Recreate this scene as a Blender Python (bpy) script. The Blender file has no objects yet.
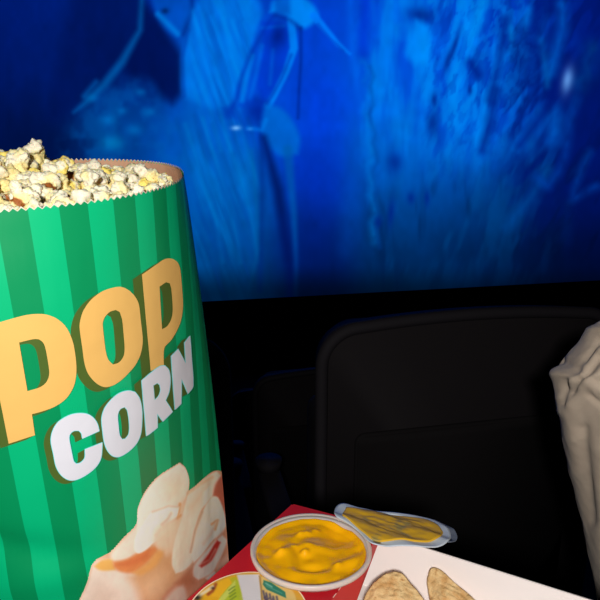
import bpy, bmesh, math, random
import numpy as np
from mathutils import Vector, Matrix, noise as mnoise
random.seed(4); rng = np.random.default_rng(5)
scn = bpy.context.scene
COL = scn.collection

# ------------------------------------------------------------------ camera
FPX = 589.0
CAM = np.array([0, 0, .95]); PSI = math.radians(12); PIT = math.radians(15)
F = np.array([math.sin(PSI)*math.cos(PIT), math.cos(PSI)*math.cos(PIT), -math.sin(PIT)])
R = np.array([math.cos(PSI), -math.sin(PSI), 0.0]); U = np.cross(R, F)
def proj(P):
    d = np.asarray(P)-CAM; z = d@F
    return np.stack([300+FPX*(d@R)/z, 300-FPX*(d@U)/z], -1)
def ray(px, py): return F+R*(px-300)/FPX+U*(300-py)/FPX
def at(px, py, d): return CAM+d*ray(px, py)
def on_z(px, py, z):
    r = ray(px, py); return CAM+r*((z-CAM[2])/r[2])
def on_y(px, py, y):
    r = ray(px, py); return CAM+r*(y/r[1])

cd = bpy.data.cameras.new('camera'); cam = bpy.data.objects.new('camera', cd); COL.objects.link(cam)
cd.sensor_width = 36; cd.sensor_height = 36; cd.lens = 36*FPX/600; cd.clip_start = .01; cd.clip_end = 100
M = Matrix(((R[0], U[0], -F[0], CAM[0]), (R[1], U[1], -F[1], CAM[1]), (R[2], U[2], -F[2], CAM[2]), (0, 0, 0, 1)))
cam.matrix_world = M; scn.camera = cam

# ------------------------------------------------------------------ helpers
def lin(c):
    c = np.asarray(c, float)/255.0
    return np.where(c <= .04045, c/12.92, ((c+.055)/1.055)**2.4)
def L4(c): return (*[float(v) for v in lin(c)], 1.0)
def mat(name, c, rough=.6, metal=0, spec=.5, coat=0, sss=0, trans=0, emit=None, bump=None, attr=None, var=None, sheen=0):
    m = bpy.data.materials.new(name); m.use_nodes = True; nt = m.node_tree; b = nt.nodes['Principled BSDF']
    b.inputs['Base Color'].default_value = L4(c); b.inputs['Roughness'].default_value = rough
    b.inputs['Metallic'].default_value = metal; b.inputs['Specular IOR Level'].default_value = spec
    b.inputs['Coat Weight'].default_value = coat; b.inputs['Coat Roughness'].default_value = .15
    b.inputs['Transmission Weight'].default_value = trans; b.inputs['Sheen Weight'].default_value = sheen
    if sss:
        b.inputs['Subsurface Weight'].default_value = sss; b.inputs['Subsurface Scale'].default_value = .004
    if attr:
        a = nt.nodes.new('ShaderNodeAttribute'); a.attribute_name = attr
        nt.links.new(a.outputs['Color'], b.inputs['Base Color'])
    if var:   # (scale, second colour, low, high)
        t = nt.nodes.new('ShaderNodeTexNoise'); t.inputs['Scale'].default_value = var[0]; t.inputs['Detail'].default_value = 5
        g = nt.nodes.new('ShaderNodeTexCoord'); nt.links.new(g.outputs['Object'], t.inputs['Vector'])
        rp = nt.nodes.new('ShaderNodeValToRGB'); rp.color_ramp.elements[0].position = var[2]; rp.color_ramp.elements[1].position = var[3]
        rp.color_ramp.elements[0].color = L4(c); rp.color_ramp.elements[1].color = L4(var[1])
        nt.links.new(t.outputs['Fac'], rp.inputs['Fac']); nt.links.new(rp.outputs['Color'], b.inputs['Base Color'])
    if bump:
        t = nt.nodes.new('ShaderNodeTexNoise'); t.inputs['Scale'].default_value = bump[0]; t.inputs['Detail'].default_value = 4
        g = nt.nodes.new('ShaderNodeTexCoord'); nt.links.new(g.outputs['Object'], t.inputs['Vector'])
        bp = nt.nodes.new('ShaderNodeBump'); bp.inputs['Strength'].default_value = bump[1]; bp.inputs['Distance'].default_value = bump[2]
        nt.links.new(t.outputs['Fac'], bp.inputs['Height']); nt.links.new(bp.outputs['Normal'], b.inputs['Normal'])
    return m
def mesh_obj(name, verts, faces, mats, parent=None, smooth=True, fmat=None):
    me = bpy.data.meshes.new(name); me.from_pydata([tuple(map(float, v)) for v in verts], [], [tuple(map(int, f)) for f in faces]); me.update()
    for m in (mats if isinstance(mats, (list, tuple)) else [mats]): me.materials.append(m)
    if smooth: me.polygons.foreach_set('use_smooth', [True]*len(me.polygons))
    if fmat is not None: me.polygons.foreach_set('material_index', [int(i) for i in fmat])
    o = bpy.data.objects.new(name, me); COL.objects.link(o)
    if parent: o.parent = parent; o.matrix_parent_inverse = parent.matrix_world.inverted()
    return o
def bm_obj(name, bm, m, parent=None, smooth=False):
    me = bpy.data.meshes.new(name); bm.to_mesh(me); bm.free()
    for x in (m if isinstance(m, (list, tuple)) else [m]): me.materials.append(x)
    if smooth: me.polygons.foreach_set('use_smooth', [True]*len(me.polygons))
    o = bpy.data.objects.new(name, me); COL.objects.link(o)
    if parent: o.parent = parent; o.matrix_parent_inverse = parent.matrix_world.inverted()
    return o
def empty(name, loc=(0, 0, 0)):
    o = bpy.data.objects.new(name, None); COL.objects.link(o); o.location = tuple(map(float, loc))
    o.matrix_world = Matrix.Translation(o.location); o.empty_display_size = .05; return o
def tag(o, label, cat, group=None, kind=None):
    o['label'] = label; o['category'] = cat
    if group: o['group'] = group
    if kind: o['kind'] = kind
    return o
def grid_faces(nu, nv, close=False):
    i, j = np.meshgrid(np.arange(nu-(0 if close else 1)), np.arange(nv-1), indexing='ij')
    a = i*nv+j; b = ((i+1) % nu)*nv+j
    return np.stack([a, b, b+1, a+1], -1).reshape(-1, 4)
def fast_grid(name, V, faces, colors, m, parent=None):
    me = bpy.data.meshes.new(name); n = len(V); k = len(faces)
    me.vertices.add(n); me.vertices.foreach_set('co', np.asarray(V, np.float32).ravel())
    me.loops.add(k*4); me.loops.foreach_set('vertex_index', np.asarray(faces, np.int32).ravel())
    me.polygons.add(k); me.polygons.foreach_set('loop_start', np.arange(0, 4*k, 4, dtype=np.int32)); me.polygons.foreach_set('loop_total', np.full(k, 4, np.int32))
    me.polygons.foreach_set('use_smooth', np.ones(k, bool)); me.update(calc_edges=True); me.validate()
    if colors is not None:
        a = me.color_attributes.new('print', 'FLOAT_COLOR', 'POINT')
        a.data.foreach_set('color', np.concatenate([colors, np.ones((n, 1))], 1).astype(np.float32).ravel())
    me.materials.append(m)
    o = bpy.data.objects.new(name, me); COL.objects.link(o)
    if parent: o.parent = parent; o.matrix_parent_inverse = parent.matrix_world.inverted()
    return o
def smoothpoly(pts, n=6, corner=38, closed=True):
    P = np.array(pts, float); N = len(P); out = []
    d = [P[(i+1) % N]-P[i] for i in range(N)]
    def ang(i):
        a, b = d[i-1], d[i]; c = (a@b)/(np.linalg.norm(a)*np.linalg.norm(b)+1e-9); return math.degrees(math.acos(max(-1, min(1, c))))
    cr = [ang(i) > corner for i in range(N)]
    for i in range(N):
        p0, p1, p2, p3 = P[i-1], P[i], P[(i+1) % N], P[(i+2) % N]
        m1 = (p2-p1) if cr[i] else (p2-p0)/2*min(1, 2*np.linalg.norm(p2-p1)/(np.linalg.norm(p2-p0)+1e-9))
        m2 = (p2-p1) if cr[(i+1) % N] else (p3-p1)/2*min(1, 2*np.linalg.norm(p2-p1)/(np.linalg.norm(p3-p1)+1e-9))
        for t in np.arange(n)/n:
            out.append((2*t**3-3*t*t+1)*p1+(t**3-2*t*t+t)*m1+(-2*t**3+3*t*t)*p2+(t**3-t*t)*m2)
    return np.array(out)
# ---- numpy painting on a set of surface points (x, y) -> colours
def sdist(Q, poly):
    P = np.asarray(poly, float); N = len(P); d2 = np.full(len(Q), 1e18); ins = np.zeros(len(Q), bool)
    for i in range(N):
        a = P[i]; b = P[(i+1) % N]; ab = b-a; t = np.clip(((Q-a)@ab)/(ab@ab+1e-12), 0, 1)
        d2 = np.minimum(d2, ((Q-a-t[:, None]*ab)**2).sum(1))
        c = (a[1] > Q[:, 1]) != (b[1] > Q[:, 1])
        with np.errstate(divide='ignore', invalid='ignore'):
            xx = a[0]+(Q[:, 1]-a[1])*(b[0]-a[0])/(b[1]-a[1]+1e-12)
        ins ^= c & (Q[:, 0] < xx)
    d = np.sqrt(d2); return np.where(ins, d, -d)
def sstep(x): x = np.clip(x, 0, 1); return x*x*(3-2*x)
def vnoise(x, y, seed=0):
    r = np.random.default_rng(seed); T = r.random((256, 256))
    xi = np.floor(x).astype(int); yi = np.floor(y).astype(int); fx = sstep(x-xi); fy = sstep(y-yi)
    g = lambda a, b: T[a % 256, b % 256]
    return (g(xi, yi)*(1-fx)+g(xi+1, yi)*fx)*(1-fy)+(g(xi, yi+1)*(1-fx)+g(xi+1, yi+1)*fx)*fy
def fbm(x, y, seed=0, o=4):
    s = 0; a = .5; t = 0
    for k in range(o): s = s+a*vnoise(x*2**k, y*2**k, seed+k); t += a; a *= .55
    return s/t
class Canvas:
    def __init__(s, Q, base): s.Q = Q; s.c = np.broadcast_to(np.asarray(base, float), (len(Q), 3)).copy()
    def mix(s, a, col): 
        a = np.asarray(a)[:, None]; s.c = s.c*(1-a)+np.asarray(col, float)*a
    def poly(s, pts, col, soft=1, alpha=1, smooth=True, mod=None):
        p = smoothpoly(pts, 4, 70) if smooth else np.array(pts, float)
        lo = p.min(0)-soft*2; hi = p.max(0)+soft*2
        k = np.where((s.Q > lo).all(1) & (s.Q < hi).all(1))[0]
        if len(k) == 0: return
        d = sdist(s.Q[k], p); a = sstep((d+soft)/(2*soft))*alpha
        if mod is not None: a = a*mod[k]
        s.c[k] = s.c[k]*(1-a[:, None])+np.asarray(col, float)*a[:, None]
    def line(s, pts, col, w=2, alpha=1, soft=None, mod=None):
        P = np.array(pts, float); soft = soft or w*.8
        w = np.broadcast_to(np.asarray(w, float), (len(P),)); d = np.full(len(s.Q), 1e9)
        for i in range(len(P)-1):
            a, b = P[i], P[i+1]; ab = b-a; t = np.clip(((s.Q-a)@ab)/(ab@ab+1e-12), 0, 1)
            d = np.minimum(d, np.linalg.norm(s.Q-a-t[:, None]*ab, axis=1)-(w[i]*(1-t)+w[i+1]*t))
        a = sstep((soft-d)/(2*np.max(soft)))*alpha
        if mod is not None: a = a*mod
        s.mix(a, col)
    def blob(s, x, y, rx, ry, col, alpha=1, rot=0):
        c, n = math.cos(rot), math.sin(rot); dx = s.Q[:, 0]-x; dy = s.Q[:, 1]-y
        e = ((dx*c+dy*n)/rx)**2+((-dx*n+dy*c)/ry)**2; s.mix(np.exp(-e)*alpha, col)

# ------------------------------------------------------------------ room shell
m_wall = mat('dark_wall_fabric', (14, 14, 17), .9, bump=(60, .3, .01))
m_floor = mat('dark_carpet', (13, 13, 16), .95, bump=(300, .5, .003), var=(40, (20, 19, 24), .4, .7))
m_ceil = mat('dark_ceiling', (10, 10, 12), .9, bump=(20, .2, .01))
def box(bm, x0, x1, y0, y1, z0, z1, bev=0):
    r = bmesh.ops.create_cube(bm, size=1)['verts']
    for v in r: v.co = Vector(((x0+x1)/2+v.co.x*(x1-x0), (y0+y1)/2+v.co.y*(y1-y0), (z0+z1)/2+v.co.z*(z1-z0)))
    if bev:
        e = list({e for v in r for e in v.link_edges}); bmesh.ops.bevel(bm, geom=e, offset=bev, segments=3, affect='EDGES', profile=.6)
XL, XR, YF, YB, ZC = -8.5, 17.0, 14.4, -3.0, 7.6
ROW0, DROP, PITCH, Y1, ZTOP1 = .135, .545, 1.10, .95, .64
def struct(name, bm, m):
    o = bm_obj(name, bm, m); o['kind'] = 'structure'; return o
bm = bmesh.new()
zlow = ROW0-DROP*9
for k in range(0, 10):     # stepped seating floor, our row first
    y0 = YB if k == 0 else .62+PITCH*(k-1); y1 = .62+PITCH*k if k < 9 else YF
    box(bm, XL, XR, y0, y1, zlow-.3, ROW0-DROP*k)
struct('floor', bm, m_floor)
for nm, a in (('wall_left', (XL-.2, XL, YB, YF, zlow, ZC)), ('wall_right', (XR, XR+.2, YB, YF, zlow, ZC)),
              ('wall_front', (XL, XR, YF, YF+.2, zlow, ZC)), ('wall_back', (XL, XR, YB-.2, YB, zlow, ZC))):
    bm = bmesh.new(); box(bm, *a); struct(nm, bm, m_wall)
bm = bmesh.new(); box(bm, XL, XR, YB, YF, ZC, ZC+.2); struct('ceiling', bm, m_ceil)

# ------------------------------------------------------------------ cinema screen (lit film picture)
def film(Q):
    x, y = Q[:, 0], Q[:, 1]
    c = Canvas(Q, (0, 40, 150))
    # broad colour fields of the underwater shot
    def field(x_, y_, pts):
        W = 0; S = 0
        for px, py, r, col in pts:
            w = np.exp(-(((x_-px)**2+(y_-py)**2)/(r*r))); W = W+w; S = S+w[:, None]*np.array(col, float)
        return S/(W[:, None]+1e-9)
    c.c = field(x, y, [(10, 20, 60, (0, 26, 112)), (50, 60, 50, (0, 24, 100)), (30, 140, 50, (0, 14, 60)), (100, 20, 40, (0, 20, 85)), (110, 60, 30, (0, 18, 80)),
        (-60, 60, 90, (0, 20, 90)), (120, 130, 40, (0, 62, 140)), (160, 70, 26, (0, 18, 78)), (220, 60, 45, (0, 112, 228)), (200, 150, 40, (0, 88, 190)), (230, 200, 45, (0, 78, 160)),
        (225, 270, 45, (0, 44, 96)), (275, 120, 30, (0, 75, 205)), (330, 30, 35, (0, 62, 215)), (325, 110, 40, (0, 58, 222)), (320, 180, 35, (0, 42, 175)), (315, 240, 35, (0, 26, 108)), (320, 290, 30, (0, 14, 58)),
        (390, 40, 50, (0, 98, 232)), (400, 110, 50, (0, 108, 225)), (400, 170, 50, (0, 84, 180)), (400, 230, 45, (0, 52, 115)), (400, 285, 40, (0, 28, 66)),
        (455, 60, 50, (0, 106, 232)), (465, 125, 50, (0, 106, 222)), (480, 200, 45, (0, 55, 125)), (470, 270, 45, (0, 30, 74)), (540, 30, 35, (0, 45, 165)), (530, 110, 35, (0, 50, 160)),
        (540, 180, 35, (0, 22, 95)), (530, 270, 50, (0, 14, 50)), (590, 30, 35, (0, 24, 125)), (590, 120, 40, (0, 18, 95)), (590, 200, 45, (0, 12, 72)), (590, 270, 45, (0, 8, 42)),
        (-150, 60, 120, (0, 18, 85)), (300, -120, 200, (0, 60, 190)), (750, 60, 160, (0, 16, 90)), (50, 260, 60, (0, 12, 50)), (700, 260, 100, (0, 8, 42)), (100, -150, 150, (0, 28, 120)), (-150, 260, 150, (0, 10, 45))])
    fade = 1-.75*sstep((y-215)/85)
    # dark wedge and pale ridge lines on the left
    c.poly([(138, -5), (158, 18), (172, 40), (184, 60), (182, 92), (172, 104), (158, 92), (146, 78), (130, 76), (124, 62), (134, 30)], (0, 16, 80), 7, .9)
    c.poly([(75, -10), (140, -10), (136, 25), (120, 62), (98, 88), (60, 120), (46, 120), (58, 60)], (0, 17, 82), 9, .6)
    c.line([(142, -5), (140, 30), (122, 62), (104, 85), (84, 104), (74, 112)], (0, 92, 170), [2, 2.5, 4, 4, 2.5, 1], .75, 4)
    c.line([(96, 82), (84, 96)], (0, 105, 190), 2, .6, 4)
    c.poly([(150, -8), (188, -8), (196, 10), (186, 30), (176, 36), (164, 28), (156, 14)], (0, 80, 190), 4, .8)
    c.line([(158, 14), (170, 26), (178, 34)], (0, 128, 225), 2.5, .7, 3)
    c.blob(165, 11, 4, 3, (0, 30, 90), .8); c.line([(192, -5), (192, 14), (184, 34)], (0, 30, 120), 2, .7, 4)
    n = fbm(x/14, y/14, 11)
    n = fbm(x/16, y/16, 12, 3)
    c.poly([(78, 118), (104, 92), (132, 78), (150, 84), (164, 108), (190, 124), (200, 300), (100, 300), (60, 150)], (0, 92, 176), 10, .45, mod=sstep((n-.30)/.45)*fade)
    for a in ((122, 111, 5), (92, 98, 6), (108, 120, 8), (134, 130, 8), (112, 143, 10), (140, 92, 5), (150, 112, 6)):
        c.blob(a[0], a[1], a[2], a[2]*.7, (0, 118, 200), .5)
    c.blob(112, 143, 12, 7, (0, 120, 180), .45)
    # big pleated pale form in the middle
    body = [(205, -8), (250, -8), (262, 20), (258, 45), (246, 70), (236, 100), (238, 125), (252, 150), (258, 200), (262, 240), (250, 300), (170, 310), (190, 200), (186, 120), (182, 60), (188, 28)]
    c.poly([(205, -10), (250, -10), (262, 20), (250, 60), (236, 96), (225, 112), (200, 104), (184, 94), (182, 60), (190, 30)], (0, 122, 240), 5, .8)
    c.poly(body, (0, 105, 205), 9, .35, mod=fade)
    for k in range(15):
        x0 = 192+k*5.0; sh = 6*math.sin(k*1.7)
        pts = [(x0-14, 8+k*1.2), (x0-8, 40+sh), (x0+2, 75+sh), (x0+13, 108), (x0+24, 150)]
        c.line(pts, (0, 146, 250) if k % 2 else (0, 88, 212), 1.8, .30, 3.6, mod=sstep((262-x-(y*.12))/14)*sstep((x-186)/8))
    for k in range(9):
        x0 = 176+k*9
        pts = [(x0, 120+5*math.sin(k*2)), (x0+9, 150), (x0+18, 178+4*math.sin(k)), (x0+30, 215), (x0+38, 262)]
        c.line(pts, (0, 128, 205) if k % 2 else (0, 70, 150), 1.8, .34, 3.2, mod=sstep((264-x)/10)*fade)
    c.line([(188, 30), (182, 58), (184, 96)], (0, 60, 170), 1.5, .6, 3)
    n2 = fbm((x-.38*y)/8, y/60, 3, 3)
    c.mix(.22*sstep((n2-.45)/.3)*sstep((x-185)/15)*sstep((258-x)/12)*fade, (0, 150, 240))
    c.mix(.25*sstep((.5-n2)/.3)*sstep((x-185)/15)*sstep((258-x)/12), (0, 55, 150))
    c.line([(259, 105), (262, 160), (262, 210), (260, 290)], (0, 28, 115), 2.5, .4, 4)
    c.line([(252, 150), (256, 200), (258, 250), (248, 295)], (0, 100, 165), 1.6, .35, 3, mod=fade)
    # swimmer
    c.poly([(262, 18), (278, 12), (296, 18), (294, 48), (282, 76), (270, 104), (252, 108), (238, 106), (236, 92), (248, 58)], (0, 70, 205), 4, .8)
    c.poly([(262, 22), (276, 22), (288, 30), (286, 60), (274, 88), (262, 102), (256, 80), (262, 50)], (0, 52, 200), 4, .7)
    c.poly([(274, 0), (300, -4), (314, 6), (318, 18), (306, 28), (298, 26), (286, 16), (270, 12)], (0, 136, 245), 4, .9)
    c.poly([(272, -6), (290, -6), (290, 14), (276, 15)], (0, 66, 180), 4, .6)
    c.line([(314, 16), (326, 30), (338, 44), (350, 54)], (0, 118, 248), [4, 3.2, 2.5, 1.2], .95, 1.8)
    c.line([(318, 24), (330, 38), (344, 51)], (0, 45, 180), .9, .5, 1.6)
    c.line([(291, 20), (294, 48), (286, 72), (274, 96), (268, 106)], (0, 130, 245), [4, 4, 3.2, 3, 3.5], .85, 2.2)
    c.line([(252, 56), (245, 80), (242, 100)], (0, 132, 240), [2.2, 3.5, 3], .7, 3); c.line([(262, 46), (256, 76), (250, 98)], (0, 118, 235), 2, .45, 3)
    c.line([(273, 50), (270, 84)], (0, 118, 235), 1.5, .4, 3); c.line([(262, 28), (284, 26)], (0, 110, 225), 1.5, .5, 2.5)
    c.blob(278, 36, 8, 13, (0, 22, 112), .7, .2); c.line([(256, 100), (266, 104), (262, 118)], (0, 44, 160), 3, .5, 5)
    c.line([(273, 16), (264, 30), (252, 52), (242, 76), (237, 98), (230, 112)], (0, 34, 150), 1.4, .5, 4)
    c.line([(276, 15), (290, 20), (300, 28)], (0, 26, 125), 1.4, .5, 3.4)
    c.line([(291, 55), (282, 78), (272, 96), (266, 104)], (0, 40, 160), 1.2, .6, 3)
    c.line([(301, 28), (301, 60), (299, 90), (298, 118)], (0, 30, 125), 1.0, .7, 2.8)
    c.blob(256, 111, 11, 12, (0, 34, 145), .8)
    c.poly([(222, 108), (234, 104), (236, 118), (226, 118)], (0, 52, 175), 4, .6)
    c.poly([(265, 104), (280, 108), (292, 120), (300, 138), (298, 154), (280, 156), (266, 140), (262, 120)], (0, 104, 205), 4, .75)
    c.poly([(260, 122), (276, 122), (284, 140), (270, 150)], (0, 92, 200), 4, .5)
    c.line([(248, 128), (262, 130), (266, 120)], (0, 120, 230), 2, .6, 2.5)
    c.blob(236, 128, 4.5, 2.2, (120, 185, 250), .9); c.blob(250, 129, 3, 1.5, (60, 150, 250), .6)
    c.line([(264, 138), (270, 160), (278, 190), (284, 230), (290, 270), (290, 300)], (0, 18, 88), [3, 4, 5, 5, 4, 3], .75, 5)
    c.line([(288, 150), (290, 175), (294, 215), (296, 260), (296, 300)], (0, 92, 175), [5, 4, 3, 2, 1.6], .6, 3.4, mod=fade)
    # bubbles column and reef on the right
    n3 = fbm(x/13, y/75, 21, 3); n4 = fbm((x+y*.30)/13, (y-x*.15)/44, 31, 3); n5 = fbm((x+y*.50)/17, y/40, 41, 3)
    reef = sstep((x-348)/20)*sstep((560-x-(y*.12))/70+.2)
    up = sstep((205-y)/110)
    c.mix(.55*sstep((n3-.45)/.25)*reef*up, (0, 135, 245))
    c.mix(.45*sstep((.48-n3)/.2)*reef*up, (0, 58, 200))
    r2 = sstep((x-410)/30)*sstep((600-x)/60)
    r2 = r2*sstep((560-x-y*.1)/70); c.mix(.6*sstep((n4-.5)/.16)*r2*up, (0, 136, 242)); c.mix(.6*sstep((.46-n4)/.14)*r2*up, (0, 48, 168))
    r3 = sstep((x-495)/25)*sstep((275-y)/120)
    c.mix(.4*sstep((n5-.56)/.14)*r3*sstep((590-x)/50), (0, 84, 180)); c.mix(.7*sstep((.60-n5)/.16)*r3, (0, 20, 104))
    n8 = fbm((x+y*.25)/6, y/13, 55, 3); c.mix(.35*sstep((n8-.52)/.14)*r2*up, (0, 128, 236)); c.mix(.4*sstep((.46-n8)/.12)*r2*up, (0, 66, 190)); n9 = fbm(x/22, y/30, 66, 3); c.mix(.3*sstep((n9-.5)/.2)*reef*up, (0, 130, 240))
    low = sstep((y-130)/90)*sstep((x-355)/25)*sstep((580-x)/80)
    c.mix(.35*sstep((n4-.45)/.3)*low*fade, (0, 82, 150)); c.mix(.45*sstep((.47-n3)/.25)*low, (0, 26, 72))
    c.line([(350, -5), (352, 50), (362, 110)], (0, 100, 235), 3, .45, 5); c.line([(366, -5), (362, 52)], (0, 52, 205), 5, .6, 5)
    wob = [(365+2.2*math.sin(k*2.1)+1.5*math.sin(k*.9)+k*.5, 62+k*9.5) for k in range(20)]
    c.line(wob, (0, 122, 215), 3, .5, 5, mod=fade*(.45+.8*fbm(x/6, y/6, 13, 2))); c.line([(p[0]+5, p[1]+5) for p in wob], (0, 62, 150), 2, .4, 3)
    c.line([(357, 120), (352, 180), (345, 250)], (0, 78, 175), 8, .25, 9, mod=fade)
    for a in ((395, 162, 8, 11, 0), (391, 213, 3.5, 14, .1), (411, 198, 4, 6, 0), (427, 198, 3, 8, 0), (433, 122, 7, 14, .1), (448, 60, 3, 14, .3), (434, 100, 3, 7, 0), (455, 45, 2.5, 15, .3), (470, 90, 2.5, 5, 0), (378, 222, 4, 6, 0), (420, 15, 14, 8, .2)):
        c.blob(a[0], a[1], a[2], a[3], (0, 34, 130), .72, a[4])
    c.poly([(416, 20), (430, 26), (428, 60), (415, 66), (405, 52)], (0, 142, 250), 5, .7)
    for p, w, col, al in (([(470, 30), (478, 18), (486, -5)], 5, (0, 138, 240), .7), ([(529, 10), (527, 22)], 4, (0, 116, 225), .7), ([(510, 28), (511, 38)], 2.5, (0, 130, 215), .7),
            ([(562, 5), (563, 30), (556, 52), (550, 74)], 5, (0, 100, 205), .75), ([(541, 40), (545, 66), (548, 86)], 3, (0, 90, 175), .6), ([(524, 140), (540, 124), (555, 112), (552, 140)], 6, (0, 88, 190), .75),
            ([(500, 150), (515, 150), (530, 145)], 10, (0, 90, 185), .5), ([(508, 224), (520, 210), (532, 196), (540, 180), (546, 170)], 6, (0, 66, 140), .8), ([(534, 176), (548, 186), (560, 170), (566, 150), (570, 120), (576, 100)], 4, (0, 56, 150), .7),
            ([(592, 50), (586, 75), (578, 82)], 8, (0, 58, 130), .7), ([(598, 186), (585, 192), (572, 200), (574, 190), (584, 164), (590, 152)], 3.5, (0, 58, 150), .75), ([(568, 205), (566, 238)], 5, (0, 26, 85), .6)):
        c.line(p, col, w, al, w*1.5, mod=.35+.9*fbm(x/9, y/12, 17, 2))
    for p in ([(470, 62), (478, 75)], [(497, 90), (488, 130), (482, 150)], [(540, -5), (533, 28)], [(520, 145), (545, 112), (556, 84)], [(505, 20), (500, 60), (490, 100)]):
        c.line(p, (0, 22, 118), 4, .65, 6)
    c.blob(567.5, 80, 5.5, 13, (95, 150, 225), .9, .2)
    c.c *= (1-.45*sstep((y-262)/34))[:, None]
    c.c[:, 1] *= 1
    g = fbm(x/9, y/14, 77, 2); c.c *= (.94+.12*g)[:, None]
    return lin(np.clip(c.c, 0, 255))
SY = 14.0
zb = on_y(400, 291, SY)[2]; SX0, SX1, SZ1 = -7.2, 14.4, zb+8.6
nx, nz = 620, 260
gx, gz = np.meshgrid(np.linspace(SX0, SX1, nx), np.linspace(zb, SZ1, nz), indexing='ij')
V = np.stack([gx.ravel(), SY+0*gx.ravel(), gz.ravel()], 1)
m_screen = bpy.data.materials.new('projected_film'); m_screen.use_nodes = True; nt = m_screen.node_tree; nt.nodes.clear()
oo = nt.nodes.new('ShaderNodeOutputMaterial'); em = nt.nodes.new('ShaderNodeEmission'); aa = nt.nodes.new('ShaderNodeAttribute'); aa.attribute_name = 'print'
nt.links.new(aa.outputs['Color'], em.inputs['Color']); em.inputs['Strength'].default_value = 1.0; nt.links.new(em.outputs[0], oo.inputs[0])
scr = empty('cinema_screen', (3.6, SY, zb))
fast_grid('film_picture', V, grid_faces(nx, nz), film(proj(V)), m_screen, scr)
bm = bmesh.new()
for a in ((SX0-.25, SX1+.25, zb-.25, zb), (SX0-.25, SX1+.25, SZ1, SZ1+.25), (SX0-.25, SX0, zb, SZ1), (SX1, SX1+.25, zb, SZ1)):
    box(bm, a[0], a[1], SY-.03, YF, a[2], a[3])
bm_obj('masking_frame', bm, mat('black_masking', (6, 6, 8), .95), scr)
bm = bmesh.new(); box(bm, SX0, SX1, SY+.02, SY+.06, zb, SZ1); bm_obj('screen_backing', bm, m_wall, scr)
tag(scr, 'huge cinema screen showing a blue underwater scene with a swimmer', 'screen')

# ------------------------------------------------------------------ cinema seats
m_shell = mat('black_seat_plastic', (40, 36, 38), .8, spec=.2, bump=(500, .25, .0006))
m_pad = mat('black_seat_fabric', (33, 30, 31), .9, spec=.2, bump=(900, .5, .0006))
m_trim = mat('seat_edge_trim', (42, 39, 43), .75, spec=.2)
def rrect(w, h0, h1, r, n=10, bow=0.0):
    pts = [(-w, h0), (w, h0)]
    for k in range(n+1):
        a = k/n*math.pi/2; pts.append((w-r+r*math.cos(a), h1-r+r*math.sin(a)))
    for k in range(1, 12): pts.append(((w-r)*(1-2*k/12), h1+bow*(1-(1-2*k/12)**2)))
    for k in range(n+1):
        a = math.pi/2+k/n*math.pi/2; pts.append((-w+r+r*math.cos(a), h1-r+r*math.sin(a)))
    return pts
def plate(bm, pts, y0, y1, bev=.006):
    vs = [bm.verts.new((x, y0, z)) for x, z in pts]; f = bm.faces.new(vs)
    e = bmesh.ops.extrude_face_region(bm, geom=[f]); nv = [v for v in e['geom'] if isinstance(v, bmesh.types.BMVert)]
    for v in nv: v.co.y = y1
    bmesh.ops.recalc_face_normals(bm, faces=bm.faces)
    ed = [e for e in bm.edges if e.is_valid and abs(e.verts[0].co.y-e.verts[1].co.y) < 1e-6 and e.verts[0].co.y in (y0, y1) and e.calc_face_angle(0) > .8]
    ed = [e for e in bm.edges if len(e.link_faces) == 2 and e.calc_face_angle(0) > 1.2]
    bmesh.ops.bevel(bm, geom=ed, offset=bev, segments=3, affect='EDGES')
def bar_along(bm, pts, y, r, n=8):
    P = [Vector((a, y, b)) for a, b in pts]; rings = []
    for i, p in enumerate(P):
        d = (P[min(i+1, len(P)-1)]-P[max(i-1, 0)]).normalized(); s = Vector((0, 1, 0)); t = d.cross(s)
        rings.append([bm.verts.new(p+s*r*math.cos(2*math.pi*k/n)+t*r*math.sin(2*math.pi*k/n)) for k in range(n)])
    for a, b in zip(rings, rings[1:]):
        for k in range(n): bm.faces.new((a[k], a[(k+1) % n], b[(k+1) % n], b[k]))
    bm.faces.new(rings[0]); bm.faces.new(rings[-1][::-1])
def make_seat():
    H = 1.05; w = .30; t = empty('theatre_chair', (0, 0, 0))
    out = rrect(w, .16, H-.012, .07, bow=.012)
    bm = bmesh.new(); plate(bm, out, .012, .075, .012); bm_obj('back_shell', bm, m_shell, t, True)
    bm = bmesh.new(); bar_along(bm, out[1:]+[out[0]], .014, .012); bm_obj('edge_trim', bm, m_trim, t, True)
    bm = bmesh.new(); plate(bm, rrect(.235, .22, .83, .02), .0, .02, .004); bm_obj('rear_panel', bm, m_pad, t, True)
    bm = bmesh.new(); plate(bm, rrect(.27, .45, H-.03, .06), .07, .16, .03); bm_obj('backrest_cushion', bm, m_pad, t, True)
    bm = bmesh.new(); box(bm, -.27, .27, .17, .29, .36, .80, .035); bm_obj('seat_cushion', bm, m_pad, t, True)
    bm = bmesh.new(); box(bm, -.24, .24, .08, .26, 0, .34, .01); bm_obj('seat_base', bm, m_shell, t)
    for s in (-1, 1):
        bm = bmesh.new(); box(bm, s*.335-.03, s*.335+.03, .10, .50, 0, .52, .012); arm = bm_obj('armrest', bm, m_shell, t)
        bm = bmesh.new()
        bmesh.ops.create_cone(bm, cap_ends=True, segments=24, radius1=.03, radius2=.036, depth=.03, matrix=Matrix.Translation((s*.335, .44, .53)))
        bm_obj('cup_holder', bm, m_trim, arm, True)
    return t
proto = make_seat()
def clone(root, loc):
    r = root.copy(); COL.objects.link(r); r.location = loc
    for ch in list(root.children):
        c = ch.copy(); COL.objects.link(c); c.parent = r
        for g in list(ch.children):
            d = g.copy(); COL.objects.link(d); d.parent = c
    return r
SG = 'cinema seats in the rows ahead'
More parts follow.
